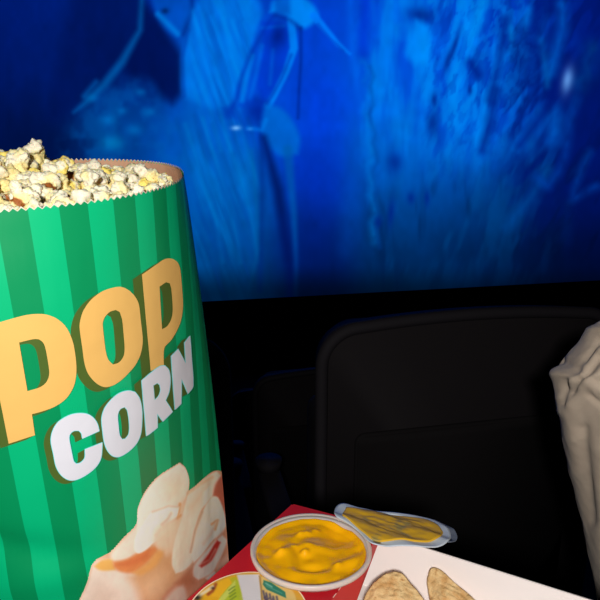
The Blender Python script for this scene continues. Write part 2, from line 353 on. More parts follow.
spots = [(.545, 1, 'large black cinema seat back filling the space between carton and screen'),
         (-.23, 1, 'black cinema seat back almost wholly hidden behind the green popcorn bag'),
         (.563, 2, 'black cinema seat a row beyond the large one, its corner showing in the gap'),
         (-.21, 2, 'black cinema seat a row beyond, a sliver beside the popcorn bag edge'),
         (.563, 3, 'black cinema seat third row ahead, low and dim in the gap between seats')]
for i, (sx, row, lab) in enumerate(spots):
    loc = (sx, Y1+PITCH*(row-1), ROW0-DROP*row)
    s = proto if i == 0 else clone(proto, loc)
    s.location = loc; s.rotation_euler.x = 0; tag(s, lab, 'seat', SG)

# ------------------------------------------------------------------ popcorn bag
SC = 1.4
BP = dict(T=CAM+SC*(np.array([-.060281375, .248133993, .9364500183])-CAM), a=.0805718, b=.0854970, c=-.0277661,
          Dt=.0674597*SC, Db=.0691120*SC, qt=.4442044, qb=1.5131954, w=.0085563392*SC, ph=.005215490*SC, back=.8236)
LH, HH = .105*SC, .30*SC
def rot3(a, b, c):
    ca, sa, cb, sb, cc, sc = math.cos(a), math.sin(a), math.cos(b), math.sin(b), math.cos(c), math.sin(c)
    return np.array([[ca, -sa, 0], [sa, ca, 0], [0, 0, 1]])@np.array([[1, 0, 0], [0, cb, -sb], [0, sb, cb]])@np.array([[cc, 0, sc], [0, 1, 0], [-sc, 0, cc]])
BM = rot3(BP['a'], BP['b'], BP['c'])
BP_w = BP['w']; DU, DH = 0.0, .5
XX = np.linspace(-1, 1, 801); XX = np.sign(XX)*(1-(1-abs(XX))**1.8)
NS, NH = 401, 61; SG_ = np.linspace(-LH, LH, NS); TX = np.zeros((NH, NS)); TY = np.zeros((NH, NS))
for i, h in enumerate(np.linspace(-.03, 1, NH)):
    D = BP['Dt']+(BP['Db']-BP['Dt'])*h; q = BP['qt']+(BP['qb']-BP['qt'])*h; W = LH
    y = -D*np.clip(1-XX**2, 0, 1)**q
    for _ in range(30): W *= LH/(np.sum(np.hypot(np.diff(XX*W), np.diff(y)))/2)
    s = np.concatenate([[0], np.cumsum(np.hypot(np.diff(XX*W), np.diff(y)))]); s -= s[-1]/2; s *= LH/s[-1]
    TX[i] = np.interp(SG_, s, XX*W); TY[i] = np.interp(SG_, s, y)
def tab(T, u, h):
    fu = np.clip((u+LH)/(2*LH)*(NS-1), 0, NS-1.001); fh = np.clip((h+.03)/1.03*(NH-1), 0, NH-1.001)
    i = fu.astype(int); j = fh.astype(int); a = fu-i; b = fh-j
    return (T[j, i]*(1-a)+T[j, i+1]*a)*(1-b)+(T[j+1, i]*(1-a)+T[j+1, i+1]*a)*b
def bag(u, h, back=False, off=0.0, dent=True):
    u = np.asarray(u, float); h = np.asarray(h, float)+0*u; u = u+0*h
    x = tab(TX, u, h); y = tab(TY, u, h)
    e = .0008
    tx = tab(TX, np.clip(u+e, -LH, LH), h)-tab(TX, np.clip(u-e, -LH, LH), h); ty = tab(TY, np.clip(u+e, -LH, LH), h)-tab(TY, np.clip(u-e, -LH, LH), h)
    ln = np.hypot(tx, ty)+1e-12; nx_, ny_ = ty/ln, -tx/ln
    if back: y = -y*BP['back']; ny_ = -ny_
    d = off+0*x
    if dent and not back:    # creases and dents of the paper
        ed = sstep((LH-abs(u))/.012)*sstep(h/.04)
        d = d+ed*(-.0024*np.exp(-((u-DU)/.032)**2-((h-DH-(u-DU)*1.0)/.022)**2)+.0012*np.exp(-((u-DU)/.034)**2-((h-DH-.05)/.02)**2)
              -.0002*np.exp(-((u-LH*.86)/.006)**2)*sstep((h-.0)/.05)+.0006*(fbm(u*55, h*9, 5)-.5)+.0005*(fbm(u*25+h*14, h*16, 8)-.5))
    x = x+nx_*d; y = y+ny_*d
    P = np.stack([x, y, -HH*h], -1)
    return BP['T']+P@BM.T
_us = np.linspace(-LH*.9, LH, 90); _hs = np.linspace(0, 1, 60); _U, _H = np.meshgrid(_us, _hs, indexing='ij'); _G = proj(bag(_U, _H, dent=False))
def inv(pts):   # place on the bag paper where a printed point sits
    out = []
    for p in np.atleast_2d(pts):
        k = np.argmin(((_G-p)**2).sum(-1)); i, j = np.unravel_index(k, _U.shape); u, h = _us[i], _hs[j]
        for _ in range(6):
            q = proj(bag(np.array([u]), np.array([h]), dent=False))[0]; e = 1e-5
            qu = (proj(bag(np.array([u+e]), np.array([h]), dent=False))[0]-q)/e; qh = (proj(bag(np.array([u]), np.array([h+e]), dent=False))[0]-q)/e
            try: s = np.linalg.solve(np.stack([qu, qh], 1), p-q)
            except Exception: break
            u = float(np.clip(u+np.clip(s[0], -.006, .006), -LH, LH)); h = float(np.clip(h+np.clip(s[1], -.03, .03), 0, 1))
        out.append((u, h))
    return np.array(out)
DU, DH = (float(v) for v in inv([(30, 552)])[0])
broot = empty('popcorn_bag', BP['T']+np.array([0, 0, -HH])*1.0)
# striped paper: stripes from the UV's first coordinate (arc length), pale torn edge from the second
m_bag = bpy.data.materials.new('striped_green_paper'); m_bag.use_nodes = True; nt = m_bag.node_tree; b = nt.nodes['Principled BSDF']
b.inputs['Roughness'].default_value = .42; b.inputs['Specular IOR Level'].default_value = .35
uvn = nt.nodes.new('ShaderNodeUVMap'); sep = nt.nodes.new('ShaderNodeSeparateXYZ'); nt.links.new(uvn.outputs[0], sep.inputs[0])
def math_node(op, a, b_=None, c_=None):
    n = nt.nodes.new('ShaderNodeMath'); n.operation = op
    for i, v in enumerate((a, b_, c_)):
        if v is None: continue
        if isinstance(v, (int, float)): n.inputs[i].default_value = v
        else: nt.links.new(v, n.inputs[i])
    return n.outputs[0]
t1 = math_node('MULTIPLY', sep.outputs[0], .5); t2 = math_node('FRACT', t1); t3 = math_node('GREATER_THAN', t2, .5)
mx = nt.nodes.new('ShaderNodeMix'); mx.data_type = 'RGBA'; nt.links.new(t3, mx.inputs[0]); mx.inputs[6].default_value = L4((0, 140, 84)); mx.inputs[7].default_value = L4((0, 178, 117))
# thin pale edge where the paper was cut
t4 = math_node('LESS_THAN', sep.outputs[1], 0.0); mx2 = nt.nodes.new('ShaderNodeMix'); mx2.data_type = 'RGBA'; nt.links.new(t4, mx2.inputs[0])
nt.links.new(mx.outputs[2], mx2.inputs[6]); mx2.inputs[7].default_value = L4((214, 206, 190))
# brownish ink on the lower part of one stripe, and a faint grease mark
t5 = math_node('MULTIPLY', math_node('GREATER_THAN', sep.outputs[0], 4.0), math_node('LESS_THAN', sep.outputs[0], 5.0))
r5 = nt.nodes.new('ShaderNodeMapRange'); nt.links.new(sep.outputs[1], r5.inputs[0]); r5.inputs[1].default_value = .25; r5.inputs[2].default_value = .42; r5.inputs[3].default_value = 0; r5.inputs[4].default_value = .45
t6 = math_node('MULTIPLY', t5, r5.outputs[0]); mx3 = nt.nodes.new('ShaderNodeMix'); mx3.data_type = 'RGBA'; nt.links.new(t6, mx3.inputs[0])
nt.links.new(mx2.outputs[2], mx3.inputs[6]); mx3.inputs[7].default_value = L4((78, 100, 62)); nt.links.new(mx3.outputs[2], b.inputs['Base Color'])
m_kraft = mat('brown_kraft_paper', (203, 158, 126), .8, bump=(300, .3, .001), var=(60, (188, 140, 108), .4, .7))
def paper(name, back, off, m, h0, h1, nu, nh, zig, parent):
    us = np.linspace(-LH, LH, nu); hs = np.linspace(0, 1, nh)**1.2
    Ug, Hg = np.meshgrid(us, hs, indexing='ij')
    z = np.abs(((Ug/.0031) % 1)-.5)*2*.0042 if zig else 0*Ug
    top = h0+z; Hh = top+(h1-top)*Hg
    P = bag(Ug.ravel(), Hh.ravel(), back, off)
    f = grid_faces(nu, nh)
    if back: f = f[:, ::-1]
    o = fast_grid(name, P, f, None, m, parent)
    uv = o.data.uv_layers.new(name='UVMap'); li = np.empty(len(o.data.loops), np.int32); o.data.loops.foreach_get('vertex_index', li)
    k = (Ug.ravel()-BP['ph'])/BP_w; vv = Hh.ravel()+.0022-z.ravel()*.75
    uv.data.foreach_set('uv', np.stack([k[li]+20, vv[li]], 1).astype(np.float32).ravel())
    return o
# k + 20 keeps the parity of the stripes; shift the ink band with it
for n in nt.nodes:
    if n.type == 'MATH' and n.operation in ('GREATER_THAN', 'LESS_THAN') and n.inputs[1].default_value in (4.0, 5.0): n.inputs[1].default_value += 20
paper('front_panel', False, 0, m_bag, -.004, 1, 761, 90, True, broot)
paper('back_panel', True, 0, m_bag, -.004, 1, 761, 40, True, broot)
paper('front_lining', False, -.0009, m_kraft, -.002, 1, 381, 60, True, broot)
paper('back_lining', True, -.0009, m_kraft, -.0035, 1, 761, 40, True, broot)
us = np.linspace(-LH, LH, 60); A = bag(us, 1+0*us, dent=False); B = bag(us, 1+0*us, True)
mesh_obj('bag_bottom', np.concatenate([A, B]), [(i, i+1, 60+i+1, 60+i) for i in range(59)], m_kraft, broot)
tag(broot, 'tall green striped paper popcorn bag printed POP CORN, filled to the top', 'popcorn bag')
# lettering
LET = {
'P1': [[(-15, 326), (0, 321.7), (25, 314.8), (38, 313.4), (47, 314.3), (57, 318.5), (66, 327), (72, 340), (74.5, 352), (76, 366), (75.5, 377), (73, 387), (66, 398), (55, 406), (43, 410.6), (32, 413.6), (35, 434.5), (9, 443), (0, 398)],
       [(19.2, 342), (33, 338.7), (39, 339), (43.5, 343), (46, 351), (49, 370), (48.4, 377), (45, 383), (39, 387), (27.5, 390.5)]],
'O1': [[(79, 327), (80, 319), (83, 310), (90, 300), (100, 292), (110, 288), (120, 286.6), (128, 290), (134, 296), (138, 304), (140, 320), (141.8, 340), (140, 352), (136.5, 361), (131, 369), (120, 380), (112, 385), (104, 386.6), (96, 383), (88, 374), (84, 363), (81.5, 346)],
       [(102, 324), (104, 317), (109, 311.6), (115, 309.6), (119, 311.8), (121.4, 320), (123.6, 345), (122.8, 355), (118, 361.8), (112, 364), (107.5, 359), (105, 350)]],
'P2': [[(141, 274.4), (160, 261), (166, 258.4), (172, 259), (177, 263), (179.3, 271), (181, 288), (182, 306), (180, 320), (176, 330), (170, 340), (163.3, 348), (163, 367), (150, 374), (146, 330)],
       [(158.4, 286.4), (165, 282), (168.8, 283.3), (170.4, 289), (171.6, 310), (170, 319), (166, 326), (161, 329)]],
'C': [[(98.3, 430), (95.8, 421.7), (90, 415), (81.7, 412.5), (70, 414), (58.3, 420.8), (52.5, 430), (50.8, 440), (53.3, 453), (55.8, 465), (60.5, 473.3), (67.5, 478.3), (75, 478.6), (85, 474), (95, 465.8), (100, 456.7), (101.3, 441.7), (84.2, 448.3), (84, 456.7), (80, 461.5), (75.8, 462.8), (73, 460), (70.8, 450), (68.7, 438.3), (69.5, 433.3), (73.3, 430), (78.3, 429.7), (80.8, 432.5), (81.7, 437.5)]],
'O2': [[(126.7, 390), (118, 392.5), (110, 399), (103.4, 408), (100.8, 418), (101.7, 430), (103.4, 441.7), (106.7, 450), (111.7, 455), (118, 455.8), (127, 451), (135, 443), (139.3, 433), (140.4, 420), (140.2, 408), (138, 398), (133.5, 391.5)],
       [(123.3, 406.3), (119, 408.3), (116.7, 413.3), (116.7, 420), (118.3, 434), (120.8, 438.6), (124, 438), (127.4, 433), (127.8, 423.3), (126, 410)]],
'R': [[(140, 380), (150, 371.7), (158.3, 366), (163.3, 365.3), (167.3, 370), (168.7, 380), (167.5, 391), (164, 400), (170.8, 411.3), (161.3, 421), (155.6, 413), (156, 427), (145, 435.6)],
      [(151.7, 385), (155.8, 382.5), (158.2, 384.5), (158.9, 390), (156.9, 395.6), (153, 399.7)]],
'N': [[(169.5, 355.8), (176.3, 348.8), (184.2, 363.3), (182.8, 342.5), (188.3, 335.5), (191.7, 385), (186.3, 393.7), (180, 378.3), (179.7, 403.3), (173.3, 409.5)]]}
def flat_letter(bm, loops_uv, off):
    tmp = bmesh.new(); edges = []
    for lp in loops_uv:
        vs = [tmp.verts.new((p[0], p[1]*HH, 0)) for p in lp]
        for i in range(len(vs)):
            try: edges.append(tmp.edges.new((vs[i], vs[(i+1) % len(vs)])))
            except ValueError: pass
    bmesh.ops.triangle_fill(tmp, use_beauty=True, use_dissolve=False, edges=edges)
    tmp.verts.ensure_lookup_table()
    xs = [v.co.x for v in tmp.verts]; ys = [v.co.y for v in tmp.verts]
    for x in np.arange(min(xs)+.001, max(xs), .0013):
        bmesh.ops.bisect_plane(tmp, geom=tmp.verts[:]+tmp.edges[:]+tmp.faces[:], plane_co=(x, 0, 0), plane_no=(1, 0, 0))
    for y in np.arange(min(ys)+.002, max(ys), .004):
        bmesh.ops.bisect_plane(tmp, geom=tmp.verts[:]+tmp.edges[:]+tmp.faces[:], plane_co=(0, y, 0), plane_no=(0, 1, 0))
    co = np.array([v.co[:] for v in tmp.verts]); W = bag(np.clip(co[:, 0], -LH, LH), co[:, 1]/HH, off=off)
    m = {}
    for v, w in zip(tmp.verts, W): m[v] = bm.verts.new(w)
    for f in tmp.faces:
        try: bm.faces.new([m[v] for v in f.verts])
        except ValueError: pass
    tmp.free()
def grow(lp, d):
    P = np.array(lp); n = len(P); t = np.roll(P, -1, 0)-np.roll(P, 1, 0); t /= np.linalg.norm(t, axis=1)[:, None]+1e-9
    ar = np.sum(P[:, 0]*np.roll(P[:, 1], -1)-np.roll(P[:, 0], -1)*P[:, 1]); s = 1 if ar > 0 else -1
    return P+s*d*np.stack([t[:, 1], -t[:, 0]], 1)
m_or = mat('orange_ink', (234, 184, 102), .45, spec=.35); m_wh = mat('white_ink', (222, 222, 230), .45, spec=.35)
m_ol = mat('olive_ink', (78, 100, 40), .45, spec=.3); m_cy = mat('cyan_ink', (120, 225, 225), .45, spec=.3)
def word(keys, m, shift, steps, base, word_name, label, fringe=None, flabel=None):
    bo = bmesh.new(); bl = bmesh.new(); bf = bmesh.new()
    for ki, k in enumerate(keys):
        loops = [smoothpoly(l, 5, 42) for l in LET[k]]
        for s in range(1, steps+1):
            q = [inv(l+np.array(shift)*s/steps) for l in loops]
            flat_letter(bo, q, base+.00004*(steps-s)+.000003*ki)
        uvl = [inv(l) for l in loops]; flat_letter(bl, uvl, base+.00004*steps+.00016)
        if fringe:
            g = [grow(l, .6 if i == 0 else -.45) for i, l in enumerate(loops)]
            flat_letter(bf, [inv(l) for l in g], base+.00004*steps+.00008)
    o = bm_obj(word_name, bl, m, broot, True); o['label'] = label
    s = bm_obj('lettering_shadow_print', bo, m_ol, o, True); s['label'] = 'olive drop edge printed behind the letters'
    if fringe: bm_obj('lettering_fringe', bf, m_cy, o, True)
    else: bf.free()
word(('P1', 'O1', 'P2'), m_or, (-8.5, 5), 7, .0002, 'orange_lettering', 'large orange letters POP')
word(('C', 'O2', 'R', 'N'), m_wh, (-7, 4), 6, .0007, 'white_lettering', 'white letters CORN', True)
# printed popcorn picture at the foot of the bag
def zc(l): return [(70+a/3.53, 450+b_/3.53) for a, b_ in l]
SIL = zc([(35, 529), (60, 470), (75, 412), (100, 385), (145, 360), (190, 310), (235, 262), (240, 210), (265, 150), (310, 95), (385, 47), (405, 65), (417, 105), (415, 148), (440, 130), (480, 95), (515, 75), (545, 90), (600, 300), (620, 560), (700, 900), (0, 900), (-40, 700)])
nu, nh = 520, 420
u0 = inv([(75, 600)])[0][0]-.02; hs_ = np.linspace(inv([(180, 458)])[0][1]-.03, 1, nh); us_ = np.linspace(u0, LH*.999, nu)
Ug, Hg = np.meshgrid(us_, hs_, indexing='ij'); Pg = bag(Ug.ravel(), Hg.ravel(), off=.00035); Q = proj(bag(Ug.ravel(), Hg.ravel(), dent=False))
c = Canvas(Q, (222, 176, 140))
W1, W2, W3 = (246, 232, 216), (252, 240, 226), (232, 212, 192)
c.poly(zc([(35, 529), (60, 470), (75, 412), (100, 385), (200, 400), (260, 529), (200, 800), (-40, 800)]), (232, 212, 194), 3)
c.poly(zc([(90, 440), (150, 430), (210, 450), (250, 480), (255, 540), (200, 560), (140, 500)]), (240, 222, 204), 8, .8)
c.poly(zc([(60, 500), (110, 470), (160, 500), (120, 600), (40, 620)]), (214, 184, 164), 12, .6)
c.poly(zc([(84, 408), (112, 388), (152, 382), (158, 422), (120, 424), (100, 420)]), (238, 178, 96), 2)
c.poly(zc([(210, 450), (300, 380), (350, 372), (388, 440), (330, 530), (250, 560), (240, 500)]), (220, 168, 122), 8, .9)
c.poly(zc([(260, 470), (320, 430), (352, 430), (330, 500), (270, 530)]), (236, 200, 160), 10, .7)
c.poly(zc([(142, 366), (190, 312), (236, 262), (262, 290), (250, 350), (200, 385), (155, 400)]), (244, 224, 204), 3)
c.poly(zc([(150, 392), (200, 384), (240, 362), (300, 338), (306, 358), (272, 396), (222, 432), (176, 428), (154, 412)]), (226, 140, 84), 2.5)
c.poly(zc([(222, 432), (272, 398), (310, 352), (340, 350), (300, 410), (250, 440)]), (232, 168, 96), 3, .9)
c.poly(zc([(168, 404), (230, 380), (280, 352), (270, 380), (210, 408)]), (212, 108, 66), 4, .7)
c.poly(zc([(235, 285), (238, 210), (265, 150), (310, 95), (385, 47), (406, 65), (418, 105), (412, 150), (388, 200), (378, 240), (330, 300), (280, 335), (240, 330)]), W1, 1.2)
c.poly(zc([(330, 110), (390, 80), (410, 110), (404, 150), (370, 180), (340, 170)]), (240, 216, 186), 12, .8)
c.poly(zc([(380, 190), (400, 165), (402, 260), (372, 350), (340, 372), (300, 330), (340, 270)]), (236, 206, 176), 4, .9)
c.line(zc([(386, 190), (376, 240), (388, 230)]), (216, 150, 90), 1.2, .8, 1.6)
c.poly(zc([(288, 218), (345, 196), (384, 200), (372, 238), (332, 266), (300, 300), (282, 338), (244, 364), (226, 352), (230, 305), (256, 262)]), W2, 1.1)
c.line(zc([(290, 218), (345, 197), (383, 201)]), (212, 184, 156), .8, .7, 1.4); c.line(zc([(300, 300), (330, 268), (372, 240)]), (222, 190, 160), 1, .7, 2)
c.poly(zc([(300, 280), (350, 250), (375, 260), (372, 320), (330, 345), (300, 330)]), (242, 214, 186), 4, .8)
c.line(zc([(322, 262), (345, 240), (355, 222)]), (206, 176, 146), 1.2, .6, 2)
c.poly(zc([(416, 150), (440, 128), (480, 95), (515, 75), (534, 92), (522, 120), (505, 160), (462, 210), (434, 310), (436, 385), (402, 424), (372, 436), (358, 400), (366, 330), (392, 240)]), (246, 230, 212), 1.4)
c.poly(zc([(412, 200), (460, 140), (500, 100), (480, 150), (430, 220)]), (234, 202, 168), 7, .7)
c.line(zc([(414, 152), (460, 118), (500, 96)]), (226, 186, 140), 1.4, .7, 2.2)
c.poly(zc([(396, 240), (420, 215), (424, 300), (400, 400), (380, 410), (378, 330)]), (238, 214, 190), 7, .6)
c.poly(zc([(512, 120), (534, 88), (548, 92), (560, 240), (545, 262), (532, 225), (516, 170), (505, 160)]), (200, 108, 84), 2, .95)
c.poly(zc([(465, 218), (500, 166), (522, 168), (546, 232), (542, 290), (502, 320), (462, 372), (436, 398), (424, 362), (440, 285)]), (248, 234, 218), 1.3)
c.line(zc([(465, 218), (440, 285), (425, 360)]), (206, 172, 140), 1, .8, 1.5); c.line(zc([(500, 262), (520, 248), (512, 280)]), (222, 160, 96), 1, .9, 1.5); c.line(zc([(470, 330), (500, 290), (520, 250)]), (224, 196, 168), 1.4, .6, 2.4)
c.poly(zc([(470, 150), (494, 128), (480, 190), (466, 200)]), (252, 240, 228), 2.5, .8)
c.poly(zc([(320, 540), (380, 460), (440, 400), (500, 330), (560, 262), (600, 420), (640, 640), (380, 700)]), (216, 150, 116), 2.5)
c.poly(zc([(330, 540), (370, 490), (400, 472), (412, 520), (400, 640), (330, 680)]), (238, 210, 186), 3)
c.poly(zc([(370, 470), (420, 425), (440, 470), (410, 480)]), (196, 122, 84), 4, .7)
c.poly(zc([(434, 442), (440, 402), (500, 332), (536, 300), (552, 320), (530, 380), (500, 432), (452, 458)]), (246, 224, 208), 1.6)
c.poly(zc([(454, 408), (486, 368), (518, 318), (530, 326), (500, 388), (462, 414)]), (198, 56, 44), 1.6)
c.line(zc([(456, 404), (490, 388), (512, 350)]), (240, 200, 180), 1, .5, 1.5)
c.poly(zc([(476, 452), (508, 428), (524, 440), (496, 462)]), (248, 226, 214), 1.5)
c.poly(zc([(520, 400), (552, 368), (560, 392), (520, 430)]), (228, 176, 150), 2.5)
n6 = fbm(Q[:, 0]/7, Q[:, 1]/7, 51); n7 = fbm(Q[:, 0]/2.5+Q[:, 1]/5, Q[:, 1]/4, 61)
c.c *= (1.05+.05*n6+.04*n7)[:, None]
sd = sdist(Q, smoothpoly(SIL, 4, 60)); F4 = grid_faces(nu, nh); keep = (sd[F4] > -.35).any(1); F4 = F4[keep]
used, invx = np.unique(F4.ravel(), return_inverse=True)
pp = fast_grid('popcorn_picture', Pg[used], invx.reshape(-1, 4), lin(np.clip(c.c[used], 0, 255)), mat('popcorn_picture_ink', (240, 220, 200), .45, spec=.3, attr='print'), broot)
pp['label'] = 'printed close-up of white popcorn petals'

# ------------------------------------------------------------------ popcorn pieces
m_pop = mat('popcorn', (250, 240, 205), .55, spec=.35, sss=.15, attr='print', bump=(900, .25, .0004))
def popcorn_mesh(seed, butter):
    r = random.Random(seed); mb = bpy.data.metaballs.new('pm'); mb.resolution = .075; mb.threshold = .55; o = bpy.data.objects.new('pm', mb); COL.objects.link(o)
    e = mb.elements.new(); e.co = (0, 0, 0); e.radius = .62; cs = []
    for k in range(r.randint(4, 6)):
        d = Vector((r.gauss(0, 1), r.gauss(0, 1), r.gauss(0, .8))).normalized()
        for s in range(r.randint(1, 2)):
            e = mb.elements.new(); rr = r.uniform(.42, .72); e.co = d*(r.uniform(.42, .66)+s*.3)+Vector((r.uniform(-.12, .12), r.uniform(-.12, .12), r.uniform(-.12, .12))); e.radius = rr
    bpy.context.view_layer.update(); dg = bpy.context.evaluated_depsgraph_get()
    me = bpy.data.meshes.new_from_object(o.evaluated_get(dg)); bpy.data.objects.remove(o); bpy.data.metaballs.remove(mb)
    n = len(me.vertices); co = np.empty(n*3, np.float32); me.vertices.foreach_get('co', co); co = co.reshape(-1, 3)
    off = Vector((seed*3.1, 0, 0))
    dis = np.array([mnoise.fractal(Vector(map(float, v))*3.0+off, .8, 2, 4) for v in co])
    nrm = np.empty(n*3, np.float32); me.vertices.foreach_get('normal', nrm); nrm = nrm.reshape(-1, 3)
    rad = np.linalg.norm(co, axis=1); co2 = co+nrm*(dis*.17)[:, None]
    s = 1/np.percentile(rad, 97); me.vertices.foreach_set('co', (co2*s).astype(np.float32).ravel())
    t = sstep((rad-.42)/.42)[:, None]; yel = np.array([244, 222, 150.]); hi = np.array([241, 232, 204.]); crm = np.array([240, 226, 168.])
    b1 = sstep((np.array([mnoise.noise(Vector(map(float, v))*1.7+off) for v in co])+(.42 if butter else .05))/.35)[:, None]
    col = yel*(1-t)+(hi*(1-b1)+(np.array([246, 218, 110.]) if butter else crm)*b1)*t
    hull = sstep((.52-rad)/.07)[:, None]*(1 if seed % 3 == 0 else 0); col = col*(1-hull)+np.array([150, 84, 30.])*hull
    a = me.color_attributes.new('print', 'FLOAT_COLOR', 'POINT'); a.data.foreach_set('color', np.concatenate([lin(col), np.ones((n, 1))], 1).astype(np.float32).ravel())
    me.materials.clear(); me.materials.append(m_pop); me.polygons.foreach_set('use_smooth', [True]*len(me.polygons)); me.update(); return me
PM = [popcorn_mesh(i, i == 5) for i in range(8)]
print('popcorn verts', [len(m.vertices) for m in PM])
RB = []
for m_ in PM:
    c_ = np.empty(len(m_.vertices)*3, np.float32); m_.vertices.foreach_get('co', c_); RB.append(float(np.linalg.norm(c_.reshape(-1, 3), axis=1).max()))
def fits(x, y, z, rb):     # is a ball of radius rb inside the bag where it lies under the rim
    for a in range(16):
        for e_ in (-.6, -.2, .2):
            q = rb*math.cos(e_); px, py, pz = x+q*math.cos(a*math.pi/8), y+q*math.sin(a*math.pi/8), z+rb*math.sin(e_)
            if pz > .001: continue
            h = -pz/HH; jh = min(NH-1, max(0, (h+.03)/1.03*(NH-1))); j0 = int(jh); j1 = min(j0+1, NH-1)
            for jj in (j0, j1):
                if abs(px) > TX[jj].max()*.995: return False
                yf = float(np.interp(px, TX[jj], TY[jj]))+.0016
                if py < yf or py > -yf*BP['back']: return False
    return True
PG = 'popcorn heaped in the bag'; cnt = 0
Wt = TX[2].max(); placed = []
def add_pop(pos, r, me, label):
    global cnt
    o = bpy.data.objects.new('popcorn_piece', me); COL.objects.link(o); o.location = tuple(map(float, pos)); o.scale = (r, r, r)
    o.rotation_euler = (random.uniform(0, 6.28), random.uniform(0, 6.28), random.uniform(0, 6.28)); tag(o, label, 'popcorn', PG); cnt += 1; return o
ztop = lambda x, y: -.008+.012*math.exp(-((x+.02)/.05)**2)*(1-(y/.08)**2)+.002*sstep(np.array((x-.06)/.03)).item()
layers = [(-.016, .0135, .0125), (-.0015, .0112, .0122)]
for dz, step, rr in layers:
    ys = np.arange(-.1, .09, step*1.15)
    for j, yy in enumerate(ys):
        for xx in np.arange(-Wt, Wt, step*1.2):
            x = xx+(j % 2)*step*.6+random.uniform(-.003, .003); y = yy+random.uniform(-.003, .003)
            if abs(x) > Wt*.97: continue
            jh = int(np.clip((-(ztop(x, y)+dz)/HH+.03)/1.03*(NH-1)+1, 0, NH-1)); yf = float(np.interp(x, TX[jh], TY[jh])); yb = -yf*BP['back']; r = rr*random.uniform(.82, 1.2)
            zz = ztop(x, y)+dz+random.uniform(-.003, .003); mi = random.randrange(8); okk = False
            for _ in range(5):
                if fits(x, y, zz, RB[mi]*r*.97): okk = True; break
                r *= .9; x *= .985; y = y+(.0012 if y < 0 else -.0012)
            if not okk: continue
            P = BP['T']+BM@np.array([x, y, zz]); s = proj(P)
            if s[0] < -14: continue
            if cnt < 290: add_pop(P, r, PM[mi], 'pale buttery popcorn piece in the heap at the bag mouth')
            placed.append(P)
for px, py, d, r in ((37, 163, .335, .0115), (42, 158, .335, .008), (26, 166, .335, .009)):
    pass
pk = add_pop(at(38, 163, .34), .0135, PM[1], 'topmost popcorn piece, its knob sticking up above the heap')
del pk['group']
kb = []
# ------------------------------------------------------------------ snack carton
ZP = .684
m_red = mat('red_card', (188, 26, 38), .5, spec=.35, bump=(700, .2, .0004)); m_white = mat('white_card', (240, 230, 226), .6, spec=.3)
m_redd = mat('red_card_outer', (190, 30, 40), .5, spec=.35)
E1 = on_z(372, 531.5, ZP); E2 = on_z(690, 631.5, ZP); e = (E2-E1)/np.linalg.norm(E2-E1); nin = np.array([e[1], -e[0], 0]); 
if nin@(CAM-E1) < 0: nin = -nin
tray = empty('snack_carton', (E1[0], E1[1]-.05, ZP-.05))
def slab(quads, th=.0012):
    V = []; Fc = []; fm = []
    for q in quads:
        q = [np.array(p, float) for p in q]; n = np.cross(q[1]-q[0], q[2]-q[0]); n /= np.linalg.norm(n); k = len(q); b0 = len(V)
        V += q+[p-n*th for p in q]; Fc.append(tuple(b0+i for i in range(k))); fm.append(0); Fc.append(tuple(b0+k+i for i in range(k))[::-1]); fm.append(1)
        for i in range(k): Fc.append((b0+i, b0+k+i, b0+k+(i+1) % k, b0+(i+1) % k)); fm.append(0)
    return V, Fc, fm
up = np.array([0, 0, 1.]); dep = .038; wid = .150; ln = np.linalg.norm(E2-E1)-.0
a0, a1 = E1-e*.004, E2; b0_, b1_ = a0+nin*wid, a1+nin*wid; ins = .010
fa0, fa1, fb0, fb1 = a0+nin*ins-up*dep+e*.0, a1+nin*ins-up*dep-e*ins, b0_-nin*ins-up*dep, b1_-nin*ins-up*dep-e*ins
Vt, Ft, fm = slab([(fa0, fb0, fb1, fa1), (a0, fa0, fa1, a1), (b0_, b1_, fb1, fb0), (a1, fa1, fb1, b1_)])
bmx = mesh_obj('tray_body', Vt, Ft, [m_white, m_redd], tray, False, fm)
cup_c = on_z(311, 547, ZP+.0028); cdep = (cup_c-CAM)@F; RR = 60.5*cdep/FPX
hole_c = np.array([cup_c[0], cup_c[1], ZP]); HR = RR*.935
def poly_panel(outer, hole, th, m, name, parent):
    bm = bmesh.new(); ed = []
    for lp in (outer, hole):
        vs = [bm.verts.new(tuple(map(float, p))) for p in lp]
        ed += [bm.edges.new((vs[i], vs[(i+1) % len(vs)])) for i in range(len(vs))]
    bmesh.ops.triangle_fill(bm, use_beauty=True, edges=ed); bmesh.ops.recalc_face_normals(bm, faces=bm.faces)
    if bm.faces[:][0].normal.z < 0: bmesh.ops.reverse_faces(bm, faces=bm.faces)
    r = bmesh.ops.extrude_face_region(bm, geom=bm.faces[:]); 
    for v in r['geom']:
        if isinstance(v, bmesh.types.BMVert): v.co.z -= th
    bmesh.ops.recalc_face_normals(bm, faces=bm.faces)
    return bm_obj(name, bm, m, parent)
PX = [(293, 505), (206, 584.5), (120, 662.8), (262, 700), (300, 642), (333, 598), (372, 546), (384, 529)]
outer = [on_z(a, b_, ZP) for a, b_ in PX]
hole = [hole_c+HR*np.array([math.cos(t), math.sin(t), 0]) for t in np.linspace(0, 2*math.pi, 65)[:-1]]
poly_panel(outer, hole, .0012, m_red, 'cup_holder_panel', tray)
drop = np.array([0, 0, -.045])
q = [outer[i] for i in (7, 0, 1, 2, 3)]; V2, F2, f2 = slab([(q[i], q[i+1], q[i+1]+drop, q[i]+drop) for i in range(4)])
mesh_obj('cup_holder_walls', V2, F2, [m_redd, m_redd], tray, False, f2)
